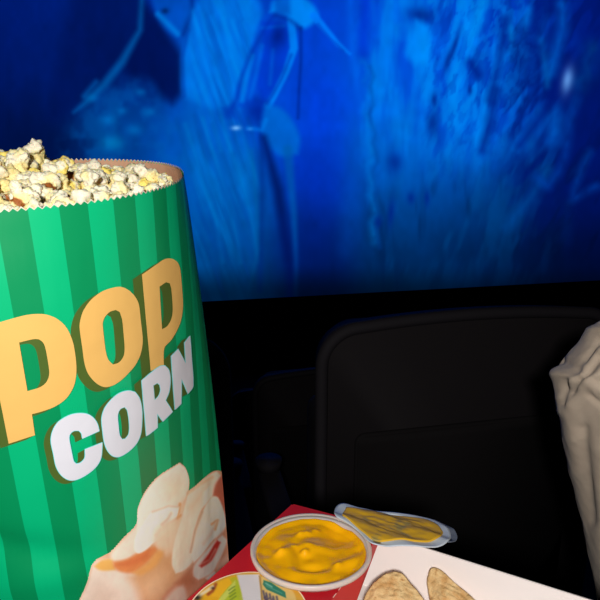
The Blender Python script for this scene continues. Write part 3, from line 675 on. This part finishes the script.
# sloping flap between crease and the white tray
cA, cB, cC = outer[6], outer[5], outer[4]; lo = .014
fA, fB = on_z(378.5, 543, ZP-.006), on_z(357, 600, ZP-lo); fC = fB+(cC-cB)*1.0
V3, F3, f3 = slab([(outer[7], cA, fA), (cA, cB, fB, fA), (cB, cC, fC, fB)], .001)
fl = mesh_obj('side_flap', V3, F3, [mat('red_card_fold', (204, 52, 52), .5, spec=.35), m_redd], tray, False, f3)
V4 = []; F4_ = []
for k in range(11):    # perforation dashes along the crease
    t0 = .05+k*.125; t1 = t0+.075
    p0, p1 = cA+(cB-cA)*t0, cA+(cB-cA)*t1
    if t1 > 1.35: break
    s = e*.00028; b_ = len(V4); V4 += [p0-s+up*.0003, p0+s+up*.0003, p1+s+up*.0003, p1-s+up*.0003]; F4_.append((b_, b_+1, b_+2, b_+3))
mesh_obj('perforation_marks', V4, F4_, mat('cut_card_edge', (232, 190, 180), .6), tray, False)
# round printed picture
dc = on_z(247, 616, ZP); dr = 62*((dc-CAM)@F)/FPX
nr, na = 110, 300; rr_, aa_ = np.meshgrid(np.linspace(0, 1, nr), np.linspace(0, 2*math.pi, na+1)[:-1], indexing='ij')
V5 = np.stack([dc[0]+dr*(rr_*np.cos(aa_)).ravel(), dc[1]+dr*(rr_*np.sin(aa_)).ravel(), np.full(nr*na, ZP+.0004)], 1)
i, j = np.meshgrid(np.arange(nr-1), np.arange(na), indexing='ij'); F5 = np.stack([i*na+j, (i+1)*na+j, (i+1)*na+(j+1) % na, i*na+(j+1) % na], -1).reshape(-1, 4)
Q = proj(V5)
def z7(l): return [(180+a/4.615, 540+b_/4.615) for a, b_ in l]
c = Canvas(Q, (226, 170, 60))
c.poly(z7([(100, 270), (190, 190), (262, 165), (290, 180), (235, 280), (180, 420), (60, 420)]), (236, 176, 30), 1.5)
c.poly(z7([(190, 190), (240, 172), (240, 200), (200, 260), (150, 262), (140, 230)]), (244, 186, 36), 1.2)
c.poly(z7([(230, 175), (262, 170), (262, 190), (240, 200)]), (196, 190, 40), 1)
c.line(z7([(165, 205), (150, 235), (130, 250)]), (150, 60, 40), 1.6, .8, 1.4); c.line(z7([(80, 262), (118, 238), (150, 216)]), (240, 226, 190), 1.6, .9, 1.2)
c.blob(*z7([(78, 266)])[0], 4.2, 3, (24, 20, 18), 1); c.blob(*z7([(46, 300)])[0], 4, 3, (24, 20, 18), 1); c.blob(*z7([(152, 222)])[0], 2, 1.5, (50, 30, 30), .8)
c.poly(z7([(255, 185), (268, 182), (292, 275), (300, 420), (170, 420), (172, 290)]), (182, 196, 48), .9)
c.poly(z7([(255, 185), (172, 282), (160, 300), (180, 310), (255, 215)]), (214, 222, 110), 1, .8)
for k in range(4): c.line(z7([(226+k*2, 232+k*15), (252+k*2, 214+k*15)]), (104, 132, 44), .7, .7, .8)
c.poly(z7([(262, 160), (366, 158), (378, 235), (392, 420), (305, 420), (290, 275)]), (226, 220, 224), 1)
c.poly(z7([(285, 260), (300, 420), (330, 420), (300, 300)]), (196, 190, 196), 4, .5)
c.poly(z7([(364, 168), (420, 175), (480, 205), (530, 250), (560, 420), (388, 420), (372, 235)]), (232, 196, 118), 1)
c.poly(z7([(364, 165), (372, 168), (396, 420), (386, 420), (372, 235)]), (170, 130, 70), 1)
c.poly(z7([(386, 185), (420, 196), (486, 240), (490, 268), (400, 228), (382, 205)]), (46, 130, 108), .7, smooth=False)
c.line(z7([(396, 200), (424, 216)]), (150, 205, 190), .8, .7, .8); c.line(z7([(400, 212), (470, 246)]), (110, 180, 160), .5, .6, .8)
for k, (a, b_) in enumerate(((384, 236), (398, 246), (414, 250), (430, 262), (446, 262))):
    c.line(z7([(a, b_), (a+6, b_+26), (a+14, b_+22)]), (92, 84, 110), 1.0, .85, 1)
c.line(z7([(392, 268), (404, 284)]), (70, 60, 100), 1.4, .8, 1)
rim_a = sstep((rr_.ravel()-.972)/.012); c.mix(rim_a, (250, 226, 196))
pc = fast_grid('printed_roundel', V5, F5, lin(np.clip(c.c, 0, 255)), mat('roundel_ink', (230, 200, 120), .4, spec=.4, attr='print'), tray)
pc['label'] = 'round printed picture in yellow, lime and grey with a pale rim'
tag(tray, 'red card snack carton with white inside, round cup hole and printed roundel', 'food tray')

# ------------------------------------------------------------------ cheese cup, cheese, lid
m_cup = mat('frosted_plastic', (232, 214, 206), .35, spec=.4, trans=.12, sss=.2)
def lathe(prof, n=96):
    V = []; 
    for r, z in prof: V += [(r*math.cos(2*math.pi*k/n), r*math.sin(2*math.pi*k/n), z) for k in range(n)]
    Fc = [(i*n+k, i*n+(k+1) % n, (i+1)*n+(k+1) % n, (i+1)*n+k) for i in range(len(prof)-1) for k in range(n)]
    return V, Fc
cup = empty('dip_cup', (cup_c[0], cup_c[1], ZP-.042)); z0 = cup_c[2]-(ZP-.042)
pr = [(0, 0), (RR*.66, 0), (RR*.70, .003), (RR*.85, z0-.008), (RR*.91, z0-.003), (RR*.99, z0-.003), (RR*1.0, z0-.0018), (RR*1.0, z0), (RR*.985, z0+.0006), (RR*.955, z0+.0006), (RR*.935, z0), (RR*.925, z0-.0015), (RR*.845, z0-.010), (RR*.67, .003), (0, .0015)]
cl_ = cup.location
V, Fc = lathe(pr[:5]+pr[10:]); o = mesh_obj('cup_body', [(x+cl_.x, y+cl_.y, z+cl_.z) for x, y, z in V], Fc, m_cup, cup)
V, Fc = lathe(pr[4:11]); orim = mesh_obj('cup_rim', [(x+cl_.x, y+cl_.y, z+cl_.z) for x, y, z in V], Fc, m_cup, cup)
tag(cup, 'small round frosted plastic cup of cheese dip set in the red carton', 'cup')
m_ch = mat('cheese_sauce', (255, 184, 12), .3, spec=.10, sss=.08, coat=.22)
nr, na = 70, 160; V = []
def ch_h(x, y):
    # x right, y away, in cup radii
    g = lambda a, b_, sx, sy, t=0: math.exp(-(((x-a)*math.cos(t)+(y-b_)*math.sin(t))/sx)**2-((-(x-a)*math.sin(t)+(y-b_)*math.cos(t))/sy)**2)
    h = -.0042+.0045*g(-.15, .30, .32, .30)+.0045*g(-.45, -.05, .15, .5, .2)+.0035*g(.12, .05, .42, .12, .1)-.0050*g(.02, -.48, .30, .10)+.0035*g(.62, -.32, .42, .10, .6)+.003*g(-.2, -.62, .25, .12)-.007*g(.50, .45, .28, .30)+.003*g(-.05, .12, .12, .08)-.003*g(-.23, -.02, .10, .25, .2)
    h = -.0036+.5*(h+.0042)
    for a_, b_, m_ in ((-.20, .46, .0030), (-.08, .50, .0018), (-.12, -.08, .0034), (-.56, -.08, .0030), (.45, -.42, .0020), (.10, .62, .0016), (-.30, .10, .0018)): h += m_*(.75*g(a_, b_, .075, .06)+.4*g(a_+.03, b_-.01, .16, .09, .5))
    h += .0013*(mnoise.noise(Vector((x*2.6, y*2.6, 3.3))))+.0006*mnoise.noise(Vector((x*5+2, y*6, 1.3)))
    return h
for k in range(nr):
    t = k/(nr-1)
    for a in range(na):
        an = 2*math.pi*a/na; x, y = t*math.cos(an), t*math.sin(an); x_, y_ = x*R[0]+y*(-R[1]), x*R[1]+y*R[0]
        h = ch_h(x, y); s_ = .915+6.5*max(-.003, min(0.0, h+.002))*t**4; edge = .0016*sstep(np.array((t-.86)/.14)).item()
        rad = RR*s_*t
        V.append((cup_c[0]+rad*(x_/max(t, 1e-6)) if t > 0 else cup_c[0], cup_c[1]+rad*(y_/max(t, 1e-6)) if t > 0 else cup_c[1], cup_c[2]+min(h+edge, .0015)))
Fc = [(i*na+k, (i+1)*na+k, (i+1)*na+(k+1) % na, i*na+(k+1) % na) for i in range(nr-1) for k in range(na)]
b0 = len(V); V += [(cup_c[0]+RR*.66*math.cos(2*math.pi*k/na+PSI*0), cup_c[1]+RR*.66*math.sin(2*math.pi*k/na), ZP-.038) for k in range(na)]
Fc += [((nr-1)*na+k, b0+k, b0+(k+1) % na, (nr-1)*na+(k+1) % na) for k in range(na)]
ch = mesh_obj('cheese_sauce', V, Fc, m_ch); TM = Matrix.Translation(Vector(cup_c)) @ Matrix.Rotation(math.radians(-3.6), 4, Vector(R)) @ Matrix.Translation(-Vector(cup_c))
ch.data.transform(TM); o.data.transform(TM); orim.data.transform(TM)
tag(ch, 'glossy yellow cheese sauce filling the small plastic cup', 'cheese dip')
# peeled lid: film disc lying on the carton's far edge, smeared with cheese underneath turned up
lc = on_z(397, 528, ZP+.010); vb = -nin*math.cos(math.radians(15))-up*math.sin(math.radians(15)); lnrm = np.cross(e, vb); lnrm *= np.sign(lnrm[2])
def on_lid(px, py):
    r = ray(px, py); t = ((lc-CAM)@lnrm)/(r@lnrm); p = CAM+r*t-lc; return np.array([p@e, p@vb])
OUT = [(334, 513), (337, 506.5), (345, 505), (362, 508), (383, 510.5), (405, 514.5), (428, 518), (441, 523), (449, 530), (451, 537), (447, 543), (436, 546), (418, 546.5), (395, 545), (374, 543.5), (366, 538), (358, 530), (345, 522), (336, 518)]
op = np.array([on_lid(*p) for p in smoothpoly(OUT, 5, 60)])
def lid_h(a, b_):
    s = a/.04
    return .0006*math.sin(b_*260+s*1.2)*1.0+.0008*mnoise.noise(Vector((a*60, b_*120, 2)))+.0014*max(0, abs(s)-.6)
def sheet(name, poly, th, m, parent, lift=0, margin=1.0, rough=0, nrr=26, extra=None):
    cen = poly.mean(0); V = []; n = len(poly)
    for k in range(nrr):
        t = k/(nrr-1)*margin
        for i_, p in enumerate(poly):
            q = cen+(p-cen)*t; h = lid_h(q[0], q[1])+lift
            if rough: h += rough*(.9+1.2*mnoise.noise(Vector((q[0]*55, q[1]*210, 5)))+1.0*mnoise.noise(Vector((q[0]*160, q[1]*260, 9))))*(1-(k/(nrr-1))**6)
            V.append(lc+e*q[0]+vb*q[1]+lnrm*h)
    top = len(V)
    V += [lc+e*(cen+(p-cen)*margin)[0]+vb*(cen+(p-cen)*margin)[1]+lnrm*(lid_h(*(cen+(p-cen)*margin))+lift-th) for p in poly]; V.append(lc+e*cen[0]+vb*cen[1]+lnrm*(lid_h(*cen)+lift-th))
    Fc = [(i_*n+k, (i_+1)*n+k, (i_+1)*n+(k+1) % n, i_*n+(k+1) % n) for i_ in range(nrr-1) for k in range(n)]
    Fc += [((nrr-1)*n+k, top+k, top+(k+1) % n, (nrr-1)*n+(k+1) % n) for k in range(n)]+[(top+k, top+n, top+(k+1) % n) for k in range(n)]
    return mesh_obj(name, V, Fc, m, parent)
lid = empty('peeled_lid', lc-up*.008)
m_film = mat('pale_lid_film', (206, 216, 228), .4, spec=.4); m_tab = mat('grey_lid_tab', (112, 120, 134), .6, spec=.2)
sheet('lid_film', op, .0006, m_film, lid)
m_smear = mat('cheese_smear', (224, 174, 46), .4, spec=.12, var=(60, (150, 140, 92), .56, .70))
INN = [(343, 514), (346, 509.5), (364, 511.5), (384, 514), (405, 517.5), (427, 521.5), (438, 527), (443, 533), (439, 539), (425, 541.5), (404, 541), (384, 541), (373, 539.5), (363, 532), (352, 524), (342, 517)]
ip = np.array([on_lid(*p) for p in smoothpoly(INN, 5, 60)])
sheet('cheese_smear', ip, .0016, m_smear, lid, .0011, 1.0, .0005, 40)
tp = np.array([on_lid(*p) for p in smoothpoly([(432, 519), (444, 522), (453, 528), (457.5, 535), (456, 539), (450, 542), (444, 540), (440, 530)], 4, 60)])
sheet('lid_tab', tp, .0004, m_tab, lid, -.0012)
tag(lid, 'peeled pale film lid smeared with yellow cheese, lying on the carton edge', 'lid')

# ------------------------------------------------------------------ round tortilla chips
def chip_mat(nm):
    m = mat(nm, (226, 188, 130), .7, spec=.3, bump=(220, .8, .003)); nt = m.node_tree; b = nt.nodes['Principled BSDF']
    tc = nt.nodes.new('ShaderNodeTexCoord'); n = nt.nodes.new('ShaderNodeTexNoise'); n.inputs['Scale'].default_value = 130; n.inputs['Detail'].default_value = 3; nt.links.new(tc.outputs['Object'], n.inputs[0])
    rp = nt.nodes.new('ShaderNodeValToRGB'); el = rp.color_ramp.elements; el[0].position = .3; el[0].color = L4((206, 158, 98)); el[1].position = .56; el[1].color = L4((232, 198, 142))
    k = el.new(.63); k.color = L4((224, 182, 122)); k = el.new(.68); k.color = L4((158, 92, 50)); nt.links.new(n.outputs['Fac'], rp.inputs[0]); nt.links.new(rp.outputs[0], b.inputs['Base Color']); return m
m_chip = chip_mat('tortilla_chip')
def chip(px_out, cen, dep_, ndir, bend, label, tiltv, seed):
    C0 = at(cen[0], cen[1], dep_); n = np.array(ndir, float); n /= np.linalg.norm(n)
    ux = np.cross(up, n); ux /= np.linalg.norm(ux); uy = np.cross(n, ux)
    def pl(px, py):
        r = ray(px, py); t = ((C0-CAM)@n)/(r@n); p = CAM+r*t-C0; return np.array([p@ux, p@uy])
    poly = np.array([pl(*p) for p in smoothpoly(px_out, 5, 70)]); k = len(poly); nr = 30; V = []; T = []
    for side in (1, -1):
        for i in range(nr):
            t = i/(nr-1)
            for p in poly:
                q = p*t; s = q[0]*math.cos(tiltv)+q[1]*math.sin(tiltv)
                h = -bend*s*s+.0016*mnoise.noise(Vector((q[0]*90, q[1]*90, seed)))+.0013*mnoise.noise(Vector((q[0]*200, q[1]*420, seed+3)))+side*.0011*math.sqrt(max(0, 1-t**4))
                V.append(C0+ux*q[0]+uy*q[1]+n*h)
    Fc = []
    for sd_ in (0, 1):
        o_ = sd_*nr*k
        for i in range(nr-1):
            for j in range(k):
                f = (o_+i*k+j, o_+(i+1)*k+j, o_+(i+1)*k+(j+1) % k, o_+i*k+(j+1) % k); Fc.append(f if sd_ == 0 else f[::-1])
    # weld rims
    V = [tuple(v) for v in V]
    Fc = [tuple((v-nr*k) if v >= (2*nr-1)*k else v for v in f) for f in Fc]
    o = mesh_obj('tortilla_chip', V, Fc, m_chip); tag(o, label, 'chip', 'tortilla chips in the carton'); return o
toC = -ray(400, 600); toC /= np.linalg.norm(toC)
chip([(361, 604), (364, 595), (369, 587), (380, 577), (391, 571.5), (402, 573.5), (412, 584), (423, 597), (429, 608), (427, 622), (412, 633), (390, 636), (370, 628), (360, 614)], (395, 603), .374, toC+np.array([-.1, 0, .55]), 9, 'round golden tortilla chip with brown spots, next to the cheese cup', .3, 3)
chip([(426.5, 590), (426, 579), (429, 570), (434, 567), (443, 571.5), (455, 583), (470, 595), (486, 612), (488, 626), (474, 634), (452, 628), (436, 614), (429, 602)], (452, 600), .374, toC+np.array([-.5, .1, .45]), 16, 'curved tortilla chip standing on its side, beside the spotted one', .7, 9)

# ------------------------------------------------------------------ person beside us (bent knee in frame)
m_cloth = mat('beige_cotton', (226, 206, 184), .85, spec=.2, bump=(1400, .35, .0006), sheen=.15, var=(30, (212, 191, 170), .4, .65))
m_skin = mat('skin', (205, 160, 132), .5, sss=.1); m_jack = mat('grey_sweater', (96, 96, 100), .9, bump=(700, .5, .001)); m_shoe = mat('dark_shoe', (40, 38, 38), .5); m_hair = mat('brown_hair', (58, 42, 32), .6, bump=(300, .8, .003))
def skin_mesh(name, verts, edges, m, parent, root=0, sub=2):
    me = bpy.data.meshes.new(name); me.from_pydata([v[:3] for v in verts], edges, []); o = bpy.data.objects.new(name, me); COL.objects.link(o)
    s = o.modifiers.new('s', 'SKIN'); s.use_smooth_shade = True
    for i, v in enumerate(verts):
        r = v[3]; me.skin_vertices[0].data[i].radius = (r, r) if not isinstance(r, tuple) else r; me.skin_vertices[0].data[i].use_root = (i == root)
    q = o.modifiers.new('u', 'SUBSURF'); q.levels = sub; q.render_levels = sub
    bpy.context.view_layer.update(); ev = bpy.data.meshes.new_from_object(o.evaluated_get(bpy.context.evaluated_depsgraph_get())); bpy.data.objects.remove(o)
    ev.materials.clear(); ev.materials.append(m); ev.polygons.foreach_set('use_smooth', [True]*len(ev.polygons))
    o = bpy.data.objects.new(name, ev); COL.objects.link(o)
    if parent: o.parent = parent; o.matrix_parent_inverse = parent.matrix_world.inverted()
    return o
KN = at(630, 388, .58); HIP = np.array([.66, .02, .66]); ANK = np.array([.53, .50, ROW0+.10])
pr_ = empty('person', (.75, .2, ROW0))
HC = np.array([.77, -.02, .66]); K2 = KN+np.array([.30, .02, -.01]); A2 = ANK+np.array([.26, .0, 0])
def vv(p, r): return (float(p[0]), float(p[1]), float(p[2]), r)
sh = HC+np.array([0, -.08, .46])
bv = [vv(HC, .12), vv(HIP+[.02, 0, 0], .06), vv(KN, .038), vv(ANK+[.035, 0, 0], .024), vv(ANK+[.035, .14, -.055], .028), vv(HC*2-HIP-[.02, 0, 0], .075), vv(K2, .038), vv(A2, .03), vv(A2+[0, .14, -.055], .03),
      vv(HC+[0, -.05, .22], .115), vv(sh, .105), vv(sh+[0, .01, .10], .05), vv(sh+[0, .03, .20], .075), vv(sh+[0, .03, .29], .07),
      vv(sh+[-.17, 0, .0], .05), vv(sh+[-.24, .06, -.26], .038), vv(sh+[-.12, .28, -.32], .028), vv(sh+[-.09, .36, -.34], .026),
      vv(sh+[.17, 0, .0], .05), vv(sh+[.24, .06, -.26], .038), vv(sh+[.12, .28, -.32], .028), vv(sh+[.09, .36, -.34], .026)]
be = [(0, 1), (1, 2), (2, 3), (3, 4), (0, 5), (5, 6), (6, 7), (7, 8), (0, 9), (9, 10), (10, 11), (11, 12), (12, 13), (10, 14), (14, 15), (15, 16), (16, 17), (10, 18), (18, 19), (19, 20), (20, 21)]
skin_mesh('body', bv, be, m_skin, pr_)
jv = [vv(HC+[0, -.01, .06], .14), vv(HC+[0, -.05, .24], .135), vv(sh, .12), vv(sh+[-.18, 0, .0], .066), vv(sh+[-.24, .06, -.26], .054), vv(sh+[-.14, .25, -.31], .042), vv(sh+[.18, 0, .0], .066), vv(sh+[.24, .06, -.26], .054), vv(sh+[.14, .25, -.31], .042), vv(sh+[0, .0, .06], .07)]
skin_mesh('sweater', jv, [(0, 1), (1, 2), (2, 3), (3, 4), (4, 5), (2, 6), (6, 7), (7, 8), (2, 9)], m_jack, pr_)
skin_mesh('hair', [vv(sh+[0, -.0, .22], .085), vv(sh+[0, .01, .30], .085)], [(0, 1)], m_hair, pr_)
for A_ in (ANK+[.035, 0, 0], A2):
    skin_mesh('shoe', [vv(A_+[0, -.03, -.055], .045), vv(A_+[0, .08, -.058], .044), vv(A_+[0, .17, -.064], .036)], [(0, 1), (1, 2)], m_shoe, pr_)
# trousers: two sleeves of cloth fused with the seat of the trousers, then wrinkled
def tube(pts, n=40, sub=14):
    P = np.array([p[:3] for p in pts]); Rr = np.array([p[3] for p in pts]); N = len(P)
    T = np.linspace(0, N-1, (N-1)*sub+1); C_ = []; RA = []
    for t in T:
        i = min(int(t), N-2); f = t-i; p0, p1, p2, p3 = P[max(i-1, 0)], P[i], P[i+1], P[min(i+2, N-1)]
        C_.append(.5*((2*p1)+(-p0+p2)*f+(2*p0-5*p1+4*p2-p3)*f*f+(-p0+3*p1-3*p2+p3)*f**3)); RA.append(Rr[i]*(1-f)+Rr[i+1]*f)
    V = []; ref = np.array([0, .3, 1.])
    for i in range(len(C_)):
        d = C_[min(i+1, len(C_)-1)]-C_[max(i-1, 0)]; d /= np.linalg.norm(d); a = np.cross(d, np.array([1., 0, 0])); a /= np.linalg.norm(a); b_ = np.cross(d, a)
        V += [C_[i]+RA[i]*(a*math.cos(2*math.pi*k/n)+b_*math.sin(2*math.pi*k/n)) for k in range(n)]
    Fc = [(i*n+k, i*n+(k+1) % n, (i+1)*n+(k+1) % n, (i+1)*n+k) for i in range(len(C_)-1) for k in range(n)]
    Fc += [tuple(range(n))[::-1], tuple((len(C_)-1)*n+k for k in range(n))]
    return V, Fc
def leg(hip, kn, an, w=1):
    k = np.array(kn)
    return [(*(hip+(kn-hip)*0.0), .10), (*(hip+(kn-hip)*.5+[0, 0, .015]), .098), (*(hip+(kn-hip)*.86+[0, 0, .008]), .080), (*(k+[0, .012, -.012]), .074), (*(k+(an-k)*.16+[0, .012, 0]), .071), (*(k+(an-k)*.5), .066), (*(k+(an-k)*.93), .062)]
V, Fc = tube(leg(HIP, KN, ANK)); Va, Fa = tube(leg(HC*2-HIP, K2, A2)); n0 = len(V); V += Va; Fc += [tuple(i+n0 for i in f) for f in Fa]
Vb, Fb = tube([(*(HC+[-.15, 0, .0]), .11), (*HC, .135), (*(HC+[.15, 0, 0]), .11)]); 
# pelvis tube runs along x: use a plain ellipsoid instead
n0 = len(V); na_, nb_ = 32, 20
for i in range(nb_+1):
    for k in range(na_):
        t = math.pi*i/nb_; a = 2*math.pi*k/na_; V.append(HC+np.array([.20*math.sin(t)*math.cos(a), .14*math.sin(t)*math.sin(a), .13*math.cos(t)]))
Fc += [(n0+i*na_+k, n0+(i+1)*na_+k, n0+(i+1)*na_+(k+1) % na_, n0+i*na_+(k+1) % na_) for i in range(nb_) for k in range(na_)]
tr = mesh_obj('trousers', V, Fc, m_cloth, pr_)
rm = tr.modifiers.new('r', 'REMESH'); rm.mode = 'VOXEL'; rm.voxel_size = .005; rm.use_smooth_shade = True
sm = tr.modifiers.new('s', 'SMOOTH'); sm.iterations = 6; sm.factor = .5; su = tr.modifiers.new('u', 'SUBSURF'); su.levels = 1; su.subdivision_type = 'SIMPLE'
bpy.context.view_layer.update(); ev = bpy.data.meshes.new_from_object(tr.evaluated_get(bpy.context.evaluated_depsgraph_get())); tr.modifiers.clear(); tr.data = ev
n = len(ev.vertices); co = np.empty(n*3, np.float32); ev.vertices.foreach_get('co', co); co = co.reshape(-1, 3).astype(float); nr_ = np.empty(n*3, np.float32); ev.vertices.foreach_get('normal', nr_); nr_ = nr_.reshape(-1, 3).astype(float)
kc = KN+np.array([-.06, -.02, -.01])
QP = proj(co); DP = (co-CAM)@F; vis = ((nr_*(CAM-co)).sum(1) > 0) & (co[:, 0] < KN[0]+.13)
ys_ = [290, 317, 328, 342, 355, 366, 375, 384, 393, 417, 440, 465, 504, 540, 570, 600, 640]; xs_ = [622, 600, 584, 576, 565, 557, 553, 555.5, 557.5, 560, 563, 568.5, 576, 585, 592, 597, 604]
lm = co[:, 0] < KN[0]+.11
yy_ = np.arange(300, 640, 4.0); cur = np.array([QP[lm & (abs(QP[:, 1]-y) < 4)][:, 0].min() if (lm & (abs(QP[:, 1]-y) < 4)).any() else np.nan for y in yy_])
ok_ = ~np.isnan(cur); cur = np.interp(yy_, yy_[ok_], cur[ok_]); cur = np.convolve(np.pad(cur, 2, 'edge'), np.ones(5)/5, 'valid')
tgt = np.interp(yy_, ys_, xs_); dx = np.interp(QP[:, 1], yy_, tgt-cur)
side = sstep((KN[0]+.17-co[:, 0])/.05)*sstep((co[:, 1]-.12)/.2)
co += (R*np.ones((n, 1)))*(dx*DP/FPX*side)[:, None]; QP = proj(co)
cur = np.array([QP[lm & (abs(QP[:, 1]-y) < 3)][:, 0].min() if (lm & (abs(QP[:, 1]-y) < 3)).any() else np.nan for y in yy_])
ok_ = ~np.isnan(cur); cur = np.interp(yy_, yy_[ok_], cur[ok_]); co += (R*np.ones((n, 1)))*(np.interp(QP[:, 1], yy_, tgt-cur)*DP/FPX*side)[:, None]; QP = proj(co)
def fold(p, a, b_, w, amp):
    a = np.array(a, float); b_ = np.array(b_, float); ab = b_-a; t = np.clip(((QP-a)@ab)/(ab@ab), 0, 1); d = np.linalg.norm(QP-a-t[:, None]*ab, axis=1)
    return amp*np.exp(-(d/(w*900))**2)*vis
def kp(px, py): return (px, py)
dsp = .0035*(fbm(co[:, 0]*18+co[:, 2]*10, co[:, 2]*9+co[:, 1]*14, 91)-.5)+.002*(fbm(co[:, 0]*50+co[:, 1]*40, co[:, 2]*30, 95)-.5)
for a, b_, w, am in (((556, 372), (583, 385), .006, .004), ((566, 398), (602, 352), .006, .005), ((572, 404), (606, 366), .005, .004), ((560, 360), (580, 372), .005, -.003), ((569, 382), (566, 402), .004, -.005),
        ((574, 392), (600, 358), .004, -.005), ((584, 376), (596, 392), .004, .003), ((586, 360), (600, 340), .004, -.003), ((590, 396), (606, 410), .003, -.003), ((570, 412), (578, 470), .010, .004),
        ((582, 430), (592, 520), .007, -.005), ((592, 380), (606, 396), .004, .003), ((600, 450), (604, 560), .012, .004), ((556, 378), (562, 410), .006, .003)):
    dsp += fold(co, kp(*a), kp(*b_), w, am)
co += nr_*dsp[:, None]; ev.vertices.foreach_set('co', co.astype(np.float32).ravel()); ev.materials.clear(); ev.materials.append(m_cloth)
ev.polygons.foreach_set('use_smooth', [True]*len(ev.polygons)); ev.update()
print('knee', proj(KN), 'trouser left edge', [round(float(proj(co)[abs(proj(co)[:, 1]-yy) < 4][:, 0].min()), 1) for yy in (330, 350, 375, 400, 430, 465, 505, 540, 570, 600)])
tag(pr_, 'seated person in beige trousers, only the bent knee and shin in view', 'person')

# ------------------------------------------------------------------ light
def light(name, kind, loc, power, col, size):
    l = bpy.data.lights.new(name, kind); l.energy = power; l.color = col
    if kind == 'POINT': l.shadow_soft_size = size
    o = bpy.data.objects.new(name, l); COL.objects.link(o); o.location = tuple(map(float, loc)); return o
light('phone_flash', 'POINT', CAM-F*.20+U*.05-R*.02, 14.2, (1, .97, .94), .02)
w = bpy.data.worlds.new('world'); scn.world = w; w.use_nodes = True; w.node_tree.nodes['Background'].inputs[0].default_value = (.01, .02, .06, 1); w.node_tree.nodes['Background'].inputs[1].default_value = .1
scn.view_settings.view_transform = 'Standard'; scn.view_settings.look = 'None'; scn.view_settings.exposure = 0; scn.view_settings.gamma = 1; scn.view_settings.use_curve_mapping = False
print('bag edge depth', [(round(float((bag(np.array([LH*.9]), np.array([h]))[0]-CAM)@F), 3)) for h in (0, .5, .7)], 'popcorn', cnt)
